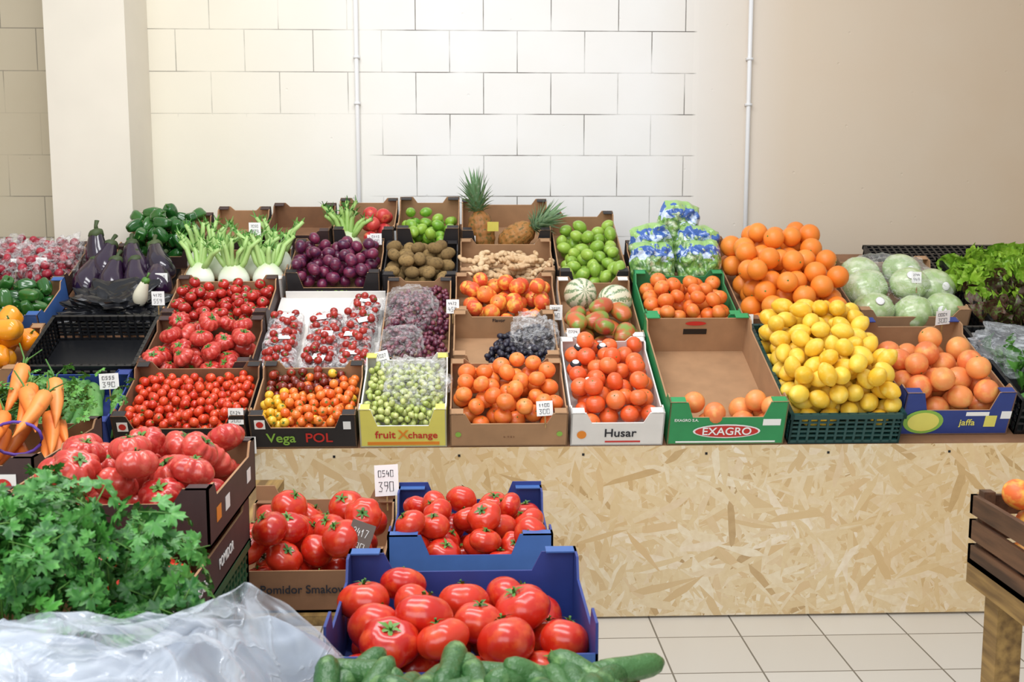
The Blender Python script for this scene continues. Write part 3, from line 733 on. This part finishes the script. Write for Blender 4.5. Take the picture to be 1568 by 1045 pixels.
def grapes(p,name,mat,cs,seed,r=.012,dens=1.0):
    R=random.Random(seed); mb=MB()
    for (cx,cy,cz,ax,ay,az) in cs:
        n=int(dens*ax*ay*az*4.19/(8*r**3)*.85)
        pts=[];tr=0
        while len(pts)<n and tr<n*14:
            tr+=1
            v=Vector((R.gauss(0,1),R.gauss(0,1),R.gauss(0,1))).normalized()*(R.uniform(.45,1)**.5)
            q=Vector((cx+v.x*ax,cy+v.y*ay,max(r,cz+v.z*az)))
            if all((q-o).length_squared>(1.5*r)**2 for o in pts): pts.append(q)
        for q in pts: mb.add(GRAPE[0],MX(q,(R.uniform(0,6),R.uniform(0,6),0),r*R.uniform(.9,1.1)),R.random())
    return mb.build(name,[mat],p)
grapes(g,'red_grapes',M_GRR,[(-.06,.10,.07,.06,.09,.05),(.06,.14,.06,.055,.1,.05),(-.05,.30,.07,.07,.1,.05),(.07,.34,.06,.055,.12,.045),(-.04,.5,.06,.08,.1,.045),(.06,.56,.06,.06,.09,.045)],3)
crumple(g,'plastic_wrap',(-.05,.12,.075),(.082,.13,.06),FILM,11,.2,5,3.5); crumple(g,'plastic_wrap',(-.03,.42,.075),(.10,.16,.06),FILM,12,.2,5,3.5)
tag(g,-.1,-.05,.10,.5,-.5,.05,.06)
g,w,d=G('crate_of_blue_grapes',-.067,.328,RP+.025,2*RP+.02); carton(g,w,d,.10,(KRAFT,KRAFT),c=.03,fh=.06)
grapes(g,'blue_grapes',M_GRB,[(.0,.10,.055,.075,.08,.055),(.11,.09,.055,.07,.07,.055),(.11,.22,.06,.075,.10,.055),(.02,.21,.045,.06,.08,.04)],5,.0135,1.3)
crumple(g,'plastic_wrap',(.11,.21,.085),(.08,.12,.06),FILMR,13,.3,5,3.5)
text(g,'Flavor',.02,INK,(-.02,d-.007,.085))
g,w,d=G('crate_of_mangoes_and_melons',.356,.66,.56,1.1); carton(g,w,d,.09,(WHITEC,KRAFT),fh=.08,c=.03)
fill(g,'mangoes',MANGO,[M_MNG],w,.29,.042,2.0,.015,.0,22,'lie',rr=.047)
mb=MB(); 
for i,(x,y,z,rx,rz) in enumerate([(-.065,.35,.12,.9,.2),(.07,.31,.11,1.3,-.9)]): mb.add(sph(24,14),MX((x,y,z),(rx,0,rz),(.066,.066,.074)),.3)
mb.build('melons',[M_MELS],g)
tag(g,-.12,.02,.09,0,-.3,.05,.05)
# ---- row 3
g,w,d=G('crate_of_small_tomatoes',-1.20,-.79,2*RP+.02,3*RP-.01); carton(g,w,d,.09,(BROWNC,KRAFT),fh=.07,c=.03)
fill(g,'tomatoes',TOMM,[FM('small_tomato','AC201C','C23024',.18,coat=.5),STEM],w,d,.023,2.8,.015,.02,24)
g,w,d=G('crate_of_peaches',-.063,.345,2*RP+.03,3*RP+.008); carton(g,w,d,.09,(KRAFT,KRAFT),fh=.06,c=.03)
fill(g,'peaches',PEACH,[M_PEA,STEMB],w,d,.034,2.0,.015,.0,25)
tag(g,-.21,.01,.10,.0,-.4); tag(g,.195,-.01,.08,0,-.3,.05,.06)
g,w,d=G('crate_of_persimmons',.675,1.05,.68,1.1); carton(g,w,d,.12,(GREENC,GREENI),fh=.09,c=.03)
fill(g,'persimmons',MAN,[M_MAN,STEM],w,d,.032,2.7,.02,.02,26)
tag(g,.2,-.02,.10,0,-.4,.055,.055); tag(g,-.18,-.03,.0,0,-.3,.045,.055)
g,w,d=G('crate_of_oranges',1.07,1.5,.68,1.5); carton(g,w,d,.10,(KRAFTD,KRAFT),c=.03)
fill(g,'oranges',ORA,[M_ORA,STEM],w+.02,d-.1,.044,3.5,.03,.16,27,'any',K=60)
g,w,d=G('crate_of_wrapped_lettuce_heads',1.53,1.98,.75,1.28); carton(g,w,d,.10,(KRAFT,KRAFT),c=.03)
mb=MB(); R=random.Random(7); st=MB()
for (x,y,z) in ((-.13,.10,.08),(.02,.07,.08),(.16,.1,.08),(-.12,.25,.1),(.05,.23,.13),(.17,.26,.1),(-.1,.39,.1),(.08,.39,.11)):
    s=R.uniform(.078,.092); mb.add(CAB[0],MX((x,y,z),(R.uniform(-.5,.5),R.uniform(-.5,.5),R.uniform(0,6)),s),R.random())
    if R.random()<.8:
        an=Euler((.9+R.uniform(-.3,.3),0,R.uniform(-.6,.6))); nrm=an.to_matrix()@Vector((0,0,1))
        st.add(sph(14,4,lambda t,p:(np.sin(t/2)*np.cos(p),np.sin(t/2)*np.sin(p),.25*np.cos(t/2))),Matrix.Translation(Vector((x,y,z))+nrm*s*.95)@an.to_matrix().to_4x4()@Matrix.Diagonal((.02,.02,.02,1)),0)
mb.build('lettuce_heads',[M_CAB],g); st.build('stickers',[WHITE],g)
crumple(g,'plastic_wrap',(0,.24,.09),(.2,.21,.1),FILM,15,.15,5,3)
tag(g,.05,.16,.17,0,-.5,.04,.045)
g,w,d=G('black_plastic_crate',1.80,2.45,1.3,1.56); pcrate(g,w,d,.055,BLKP,name='crate_body',nr=2)
mb=MB()
for i in range(22): mb.box(-w/2+w*i/21-.005,-w/2+w*i/21+.005,0,d,.049,.055)
for i in range(9): mb.box(-w/2,w/2,d*i/8-.004,d*i/8+.004,.045,.054)
mb.build('lattice',[BLKP],g,False)
g,w,d=G('crate_of_curly_lettuce',2.03,2.6,.64,1.28); pcrate(g,w,d,.12,BLKP,nr=3)
mb=MB(); R=random.Random(12)
for i in range(420):
    x=R.uniform(-.27,.27);y=R.uniform(.02,.55); z=.05+.15*(1-(x/.3)**2*.5-((y-.32)/.34)**2*.5)*R.uniform(.6,1)
    mb.add(R.choice(RUF),MX((x,y,z-.03),(R.gauss(.9,.5),R.gauss(0,.4),math.atan2(x,-(y-.3))*-1+pi+R.gauss(0,1.2)),R.uniform(.06,.1)),R.random(),1 if (x<-.1 and y<.3 and R.random()<.8) else 0)
mb.build('lettuce_leaves',[M_LETT,M_LETR],g); tag(g,.12,.1,.2,0,-.4,.05,.05); 
g,w,d=G('black_plastic_bag',-1.64,-1.22,2*RP+.06,3*RP); crumple(g,'bag_body',(0,.15,.03),(.17,.13,.06),P('black_bag','141519',.22),21,.55,5,3.5,floor=.003,flat=True)
e=MB(); e.add(EGG[0],MX((.13,.10,.14),(.3,.25,1),.065),.5); e.build('pale_eggplant',[FM('white_eggplant','E6E2C8','EEEAD6',.25),STEM],g); tag(g,.2,.06,.10)
g,w,d=G('crate_of_small_green_peppers',-2.08,-1.66,2*RP+.01,3*RP-.01); carton(g,w,d,.09,(BLUEC,KRAFT)); fill(g,'green_peppers',PEP,[M_PEPG,STEM],w,d,.032,2.2,.02,.02,34,'any',rr=.042); tag(g,.1,.0,.09)
# ---- row 4
g,w,d=G('crate_of_fennel',-1.21,-.78,3*RP,4*RP-.02); carton(g,w,d,.07,(WHITEC,KRAFT),fh=.04,c=.02)
mb=MB()
for i,(x,y) in enumerate([(-.145,.05),(0,.045),(.145,.05),(-.08,.16),(.07,.16),(-.16,.2),(.16,.2)]):
    mb.add(FENN[i%4],MX((x,y,.008 if i<3 else -.0+.01),(-.42+.1*(i%2),.12*((i%3)-1),.3*(i%3)-.3),1.05),.5)
mb.build('fennel_bulbs',[M_FEN,M_FENS,M_LEAF],g); tag(g,.08,.2,.2)
g,w,d=G('crate_of_plums',-.77,-.375,3*RP,4*RP-.01); carton(g,w,d,.09,(BLACKC,KRAFT),fh=.05,c=.03)
fill(g,'plums',PLUM,[M_PLU],w,d,.0275,2.9,.02,.02,28,'any'); text(g,'VegaPOL',.036,LIMEP,(0,-.002,.025)); tag(g,.16,.3,.11,0,-.3,.05,.05)
g,w,d=G('crate_of_kiwis',-.37,-.05,3*RP,4*RP-.01); carton(g,w,d,.09,(BLACKC,BLACKC),fh=.06,c=.02)
fill(g,'kiwis',KIW,[M_KIW],w,d,.029,2.6,.02,.04,29,'lie',rr=.032)
g,w,d=G('crate_of_ginger',-.045,.36,3*RP+.015,4*RP-.01); carton(g,w,d,.09,(KRAFT,KRAFT),fh=.05,c=.03)
mb=MB(); R=random.Random(6)
for i in range(34): mb.add(R.choice(GIN),MX((R.uniform(-.14,.14),R.uniform(.05,.22),.035+.02*(i//9)),(R.gauss(0,.2),R.gauss(0,.2),R.uniform(0,6)),R.uniform(.05,.065)),R.random())
mb.build('ginger_roots',[M_GIN],g)
g,w,d=G('crate_of_green_limes',.37,.67,1.12,1.8); carton(g,w,d,.10,(BLACKC,KRAFT),fh=.05,c=.03)
fill(g,'limes',LIM,[M_GAP],w,d-.12,.029,2.3,.02,.0,30,'any'); rect(g,(0,-.001,.03),.24,.03,LIMEP)
g,w,d=G('pile_of_eggplants',-1.66,-1.24,3*RP,4*RP-.09); mb=MB(); R=random.Random(5)
mb.box(-w/2+.02,w/2-.02,.0,d-.02,0,.02,2)
for i,(x,y,z,rx,ry,rz) in enumerate([(-.15,.07,.07,1.1,.2,0),(-.05,.06,.07,1.0,.1,1),(.05,.06,.07,1.0,-.1,2),(.14,.07,.07,1.1,-.2,0),(-.1,.16,.10,1.0,.2,1),(.02,.16,.10,1.0,.0,3),(.12,.16,.10,1.1,-.3,2),(-.14,.20,.12,.5,-.15,1)]):
    mb.add(EGG[0],MX((x,y,z),(-rx,ry,rz*.15),(.13,.13,.105)),R.random())
mb.build('eggplants',[M_EGG,M_EGGG,BLKP],g); tag(g,.17,-.0,.06)
g,w,d=G('crate_of_bagged_radishes',-2.16,-1.68,3*RP+.01,4*RP+.02); carton(g,w,d,.07,(BROWNC,KRAFT)); fill(g,'radishes',MAN,[M_RAD,WHITE],w,d,.02,4,.02,.05,35,'any')
for i in range(4): crumple(g,'plastic_wrap',(-.16+.11*i,.15+.04*(i%2),.09),(.068,.135,.06),FILMR,40+i,.45,5,3)
for i in range(4): tag(g,-.17+.1*i,.03+.01*i,.10,0,-.6,.045,.055)
def sbag(seed):
    V=[];F=[];n=24
    for sgn in(1,-1):
        for i in range(n+1):
            for j in range(n+1):
                u=2*i/n-1;v=2*j/n-1; th=.5*(max(0,1-u**4)**.6)*(max(0,1-v**4)**.6)
                x=u*(1-.16*v*v+.08*noise.noise(Vector((v*2,seed,3))))*.75; z=v*(1-.12*u*u+.08*noise.noise(Vector((u*2,seed,9)))); y=sgn*th+ .16*noise.noise(Vector((u*2,v*2,seed)))+sgn*th*.7*noise.noise(Vector((u*4,v*4,seed+sgn)))
                V.append((x,y,z))
    m=n+1
    for k in(0,1):
        for i in range(n):
            for j in range(n):
                a=k*m*m+i*m+j; f=(a,a+m,a+m+1,a+1); F.append(f if k==0 else f[::-1])
    return tmpl(V,F)
g,w,d=G('stack_of_salad_bags',.69,1.05,1.13,1.5); carton(g,w,d,.09,(BLACKC,KRAFT),c=.02)
mb=MB()
for i,(x,y,z,rx,ry,rz) in enumerate([(-.10,.05,.12,-.6,.08,.1),(.10,.06,.12,-.6,-.25,-.3),(-.09,.14,.16,-.5,-.1,.3),(.1,.15,.15,-.6,.2,-.1),(0.03,.24,.22,-.4,.25,.1)]):
    mb.add(sbag(i),MX((x,y,z),(rx,ry,rz),(.13,.11,.115)),i/5)
mb.build('salad_bags',[M_SBAG],g)
# ---- row 5
S5=4*RP
g,w,d=G('crate_of_bell_peppers',-1.535,-1.19,S5-.08,S5+.32); carton(g,w,d,.08,(BROWNC,KRAFT),fh=.06,c=.03); fill(g,'green_bell_peppers',PEP,[M_PEPG,STEM],w,d-.06,.034,3.2,.01,.03,36,'any',rr=.043)
g,w,d=G('cardboard_box',-1.175,-.93,S5+.02,S5+.37); carton(g,w,d,.10,(BROWNC,KRAFT),c=.02)
g,w,d=G('cardboard_box',-.92,-.625,S5+.04,S5+.39); carton(g,w,d,.11,(BROWNC,KRAFTD),c=.02)
g,w,d=G('crate_of_celery_and_pomegranates',-.61,-.335,S5,S5+.39); carton(g,w,d,.13,(BLACKC,KRAFT),fh=.07,c=.025)
mb=MB(); mb.add(FENN[0],MX((-.08,.05,-.01),(-.3,0,0),1.05)); mb.add(FENN[1],MX((-.09,.1,.0),(-.2,.2,1),1.0)); mb.build('celery',[M_FEN,M_FENS,M_LEAF],g)
fill(g,'pomegranates',APP,[M_POM,STEMB],.18,.3,.036,2.1,.02,.02,37,x0=.05); tag(g,.04,.0,.07); tag(g,.12,.02,.08)
g,w,d=G('crate_of_limes',-.33,-.045,S5,S5+.39); carton(g,w,d,.13,(BLACKC,KRAFT),fh=.07,c=.03,a=.06)
fill(g,'limes',LIM,[M_LIM],w,d-.08,.027,2.7,.015,.0,38,'any')
g,w,d=G('crate_of_pineapples',-.04,.365,S5,S5+.39); carton(g,w,d,.12,(BLACKC,KRAFT),fh=.05,c=.03)
mb=MB()
mb.add(PINE[0],MX((-.11,.09,.10),(-.40,-.16,0),(.085,.085,.10)),.3)
mb.add(PINE[0],MX((.05,.10,.075),(.25,.95,.25),(.085,.085,.09)),.8)
mb.build('pineapples',[M_PIN,M_PINL],g)
tag(g,-.16,.0,.06,0,-.2,.045,.06); tag(g,.15,-.01,.03,0,-.3,.05,.055); rect(g,(-.06,.02,.16),.05,.045,YELC,'fruit_label')

# ------------------------------------------------------------ left side table + stacks
def table(m):
    m.box(-2.3,-.60,1.0,3.5,.52,.549,0); m.box(-.6,-.27,1.0,1.78,.52,.549,0)
    for x in(-2.2,-.68):
        for y in(1.1,2.3,3.4): m.box(x-.03,x+.03,y-.03,y+.03,0,.52,0)
    for y in(1.1,1.7): m.box(-.36,-.3,y-.03,y+.03,0,.52,0)
simple('side_table',table,[WOODL])
def GI(name,x0,x1,y0,y1,z): return group(name,I4,(x0+x1)/2,y0,z),(x1-x0),(y1-y0)
g,w,d=GI('green_plastic_crate',-.915,-.515,1.95,2.5,.551); pcrate(g,w,d,.115,GRNP,name='crate_body',nr=3)
g,w,d=GI('crate_of_plum_tomatoes',-.92,-.51,1.9,2.5,.667); carton(g,w,d,.085,(BROWNC,KRAFT),c=.02); fill(g,'plum_tomatoes',TOMM,[M_TOM,STEM],w,.2,.026,2.4,.01,.0,50)
for yy in (.12,.35): 
    q=text(g,'POMIDOR',.03,WHITE,(w/2+.002,yy,.045),(pi/2,0,pi/2))
g,w,d=GI('crate_of_beef_tomatoes',-.93,-.505,2.10,2.56,.773); carton(g,w,d,.09,(BROWNC,KRAFT),c=.03)
fill(g,'beef_tomatoes',TOMRIB,[M_TOMR,STEM],w,d,.041,2.4,.005,.05,51,rr=.044)
for yy,mt_ in ((.08,ORP),(.16,WHITE),(.38,WHITE)):
    mb=MB(); mb.box(w/2+.0005,w/2+.001,yy-.02,yy+.02,.035,.065); mb.build('printed_label',[mt_],g,False)
g,w,d=GI('crate_of_carrots',-1.5,-1.0,2.52,3.0,.72); carton(g,w,d,.12,(BROWNC,KRAFT),c=.02)
rect(g,(w/2-.07,-.002,.07),.06,.06,WHITE); disc(g,(w/2-.07,-.004,.07),.02,.02,REDP)
mb=MB(); R=random.Random(3)
for i in range(44):
    x=R.uniform(-.2,.22)
    mb.add(CAR[0],MX((x,.1+.22*R.random(),.08+.032*(i//8)),(R.gauss(-1.15,.12),0,R.gauss(.35,.25)),(.125,.125,.09)),R.random())
mb.build('carrots',[M_CAR,STEM],g)
mb=MB()
for (x,y,z) in ((.06,.1,.2),(.17,.1,.16)): mb.add(tube([(x+.06*math.cos(a),y+.01,z+.04*math.sin(a)) for a in np.linspace(0,2*pi,16)],.004,5))
mb.build('purple_band',[P('purple_band','5A3A9A',.5)],g)
mb=MB(); R=random.Random(4)
for i in range(230):
    mb.add(PLEAF,MX((R.gauss(.08,.1),R.gauss(.38,.05),R.gauss(.22,.025)),(R.gauss(.3,.5),R.gauss(0,.5),R.uniform(0,6)),R.uniform(.009,.014)),R.random())
mb.build('carrot_tops',[M_LEAF,STEM],g)
MB().box(-1.5,-1.0,2.52,3.0,.551,.717).build('cardboard_box',[BROWNC],None,False)
# parsley
g,w,d=GI('crate_of_parsley',-1.05,-.52,1.58,1.89,.551); carton(g,w,d,.2,(WHITEC,KRAFT),c=0)
mb=MB(); R=random.Random(14)
lobes=[(R.uniform(-.28,.29),R.uniform(-.04,.26),R.uniform(.2,.34),R.uniform(.07,.11)) for _ in range(40)]
lobes+=[(.30,.04,.22,.08),(.31,.1,.25,.08),(.27,-.04,.22,.08),(.1,-.06,.27,.08),(-.1,-.06,.27,.08)]
for (lx,ly,lz,lr) in lobes:
    lz+=.09*(1-(lx/.3)**2)
    for i in range(22):
        v=Vector((R.gauss(0,1),R.gauss(0,1),abs(R.gauss(0,1))+.1)).normalized()
        q=Vector((lx,ly,lz))+v*lr*R.uniform(.4,1.05)
        nz=Vector((v.x,v.y-.25,v.z*.8+.3)).normalized().to_track_quat('Z','Y').to_euler()
        mb.add(PLEAF,Matrix.Translation(q)@nz.to_matrix().to_4x4()@MX((0,0,0),(R.gauss(.1,.35),R.gauss(0,.35),R.uniform(0,6.28)),R.uniform(.015,.023)),R.random())
    for k in range(3):
        mb.add(tube([(lx*.4,.16,.05),(lx*.8,(ly+.16)/2,lz*.6),(lx+R.gauss(0,.03),ly+R.gauss(0,.03),lz+lr*.6)],.002,4,1))
mb.build('parsley_leaves',[M_PARS,STEM],g)

# plastic bag foreground
g,w,d=GI('plastic_bag',-1.0,-.2,.85,1.62,.552)
def sm(x,a,b):
    t=min(1,max(0,(x-a)/(b-a))); return t*t*(3-2*t)
def bagmesh(s=0,k=1):
    nx,ny=130,110; V=[];F=[]
    for j in range(ny+1):
        for i in range(nx+1):
            u=i/nx;v=j/ny; xr=-.25+.085*sm(v,.8,.9)
            x=-1.0+(xr+1.0)*u+.6; y=v*(.67+.25*sm(u,.68,.85))
            e=(max(0,1-abs(2*u-1)**7)**.5)*(max(0,1-abs(2*v-1)**9)**.5)
            n1=noise.noise(Vector((u*3,v*3,1+s))); n2=1-abs(noise.noise(Vector((u*4+n1,v*3.5,4+s))))*2; n3=1-abs(noise.noise(Vector((u*9+n1*4,v*7,9+s))))*2; n4=1-abs(noise.noise(Vector((u*22+n2*2,v*16,3+s))))*2
            z=e*(.33-.07*sm(u,.6,1)+.03*n1)+e*(.035*n2+.014*n3+.006*n4)
            V.append((x+.02*n1*e,y+.02*n2*e,z*k))
    for j in range(ny):
        for i in range(nx):
            a=j*(nx+1)+i; F.append((a,a+1,a+nx+2,a+nx+1))
    return tmpl(V,F)
MB().add(bagmesh()).build('bag_outer',[film('bag_outer','DCE4EE',.05,.45,.08,7,.9,.3,.40,.62,.18)],g)
MB().add(bagmesh(5,.87)).build('bag_inner',[P('bag_inner_grey','A9B2C0',.28,.3,4,.8,bdist=.012)],g)

# ------------------------------------------------------------ centre foreground
def cstand(m):
    m.box(-.57,.19,2.5,3.02,.455,.48); 
    for x in(-.54,.16):
        for y in(2.53,2.99): m.box(x-.025,x+.025,y-.025,y+.025,0,.455)
simple('low_wooden_stand',cstand,[WOODL])
g,w,d=GI('crate_of_tomatoes',-.20,.195,2.56,3.02,.482); carton(g,w,d,.12,(BLUEC,NAVYC),c=.05,a=.08,bh=.13)
fill(g,'tomatoes',TOM,[M_TOM,STEM],w,d-.06,.039,2.8,.01,.0,60,rr=.041,sv=.12)
g,w,d=GI('crate_of_tomatoes',-.59,-.21,2.52,3.0,.482); carton(g,w,d,.10,(KRAFTD,KRAFT),c=.04,a=.05,bh=.14)
fill(g,'tomatoes',TOM,[M_TOM,STEM],w,d-.06,.043,2.5,.01,.0,61,rr=.046,sv=.12); text(g,'Pomidor Smakowity',.028,INK,(.02,-.003,.055))
tag(g,.17,d-.03,.155,.2,-.2,.065,.085); tag(g,.12,.02,.12,-.3,-.3,.06,.09,TAGB,.25,WHITE)
def cst2(m):
    m.box(-.24,.21,1.22,2.2,.545,.565)
    for x in(-.2,.17):
        for y in(1.3,2.15): m.box(x-.025,x+.025,y-.025,y+.025,0,.545)
simple('low_wooden_stand',cst2,[WOODL])
g,w,d=GI('crate_of_tomatoes',-.25,.215,1.8,2.22,.567); carton(g,w,d,.125,(BLUEC,NAVYC),fh=.08,c=.04,a=.07,bh=.115,fc=.03)
fill(g,'tomatoes',TOM,[M_TOM,STEM],w+.02,d-.02,.046,2.0,.005,.0,64,rr=.050,y0=-.01,sv=.1,K=120); rect(g,(.2,-.002,.06),.03,.03,YELC)
g,w,d=GI('crate_of_cucumbers',-.225,.25,1.22,1.62,.567); carton(g,w,d,.15,(KRAFT,KRAFTD),c=.02)
mb=MB(); R=random.Random(22)
for i in range(70):
    l=i//18; mb.add(R.choice(CUKE),MX((-.18+.36*((i*7)%18)/17,.07+.24*R.random(),.03+l*.036+.0*R.random()),(pi/2+R.gauss(0,.15),R.gauss(0,.1),R.gauss(0,.7)),(.062,.062,.058)),R.random())
for i in range(28): mb.add(R.choice(CUKE),MX((-.205+.41*i/27+R.uniform(-.01,.01),.31+R.uniform(-.06,.05),.178+R.uniform(0,.014)),(pi/2+R.gauss(0,.3),R.gauss(0,.1),R.gauss(0,.6)+.8*(-1)**i*R.random()),(.066,.066,.070)),R.random())
mb.build('cucumbers',[M_CUC],g)
# right wooden crate
g,w,d=GI('wooden_crate_of_peaches',1.08,1.5,1.8,2.3,.66)
mb=MB(); mb.box(-w/2,w/2,0,d,0,.012)
for z in(.0,.055,.11):
    mb.box(-w/2,-w/2+.012,0,d,z,z+.042); mb.box(w/2-.012,w/2,0,d,z,z+.042); mb.box(-w/2,w/2,0,.012,z,z+.042); mb.box(-w/2,w/2,d-.012,d,z,z+.042)
for x in(-w/2+.012,w/2-.037):
    for y in(.012,d-.037): mb.box(x,x+.025,y,y+.025,0,.165)
mb.build('crate_body',[WOODD],g,False); fill(g,'peaches',PEACH,[M_PEA,STEMB],w-.03,d-.03,.036,3.0,.02,.03,70)
mb=MB()
for x in(-w/2+.03,w/2-.065):
    for y in(.02,d-.09): mb.box(x,x+.055,y,y+.06,-.66,-.045)
mb.box(-w/2,w/2,0,d,-.045,0); mb.build('stand',[WOODL],g,False)

# ------------------------------------------------------------ lights & camera
def area(name,loc,tgt,sx,sy,e,col=(1,1,1)):
    l=bpy.data.lights.new(name,'AREA'); l.shape='RECTANGLE'; l.size=sx;l.size_y=sy;l.energy=e;l.color=col
    o=bpy.data.objects.new(name,l); COL.objects.link(o); o.location=loc
    o.rotation_euler=(Vector(tgt)-Vector(loc)).to_track_quat('-Z','Y').to_euler(); return o
area('ceiling_lamp',(-.3,3.2,3.6),(-.1,4.0,0),2.2,.7,54,(.99,.99,1))
area('ceiling_lamp',(-.6,1.5,3.5),(-.2,2.2,0),2.6,.6,57,(.99,.99,1))
area('window_light',(-1.2,-1.4,2.3),(0,4,1.0),3.4,2.2,78,(.93,.97,1))
wd=bpy.data.worlds.new('world'); scene.world=wd; wd.use_nodes=True
wd.node_tree.nodes['Background'].inputs[0].default_value=(.93,.96,1,1); wd.node_tree.nodes['Background'].inputs[1].default_value=.74
cam=bpy.data.cameras.new('camera'); co=bpy.data.objects.new('camera',cam); COL.objects.link(co)
cam.sensor_width=36; cam.lens=39.03; co.location=(0,0,1.45); co.rotation_euler=(math.radians(90-7.41),0,math.radians(-2.16))
cam.clip_start=.05
cam.dof.use_dof=True; cam.dof.focus_distance=3.5; cam.dof.aperture_fstop=9
scene.camera=co
print('VERTS',sum(len(o.data.vertices) for o in bpy.data.objects if o.type=='MESH'))
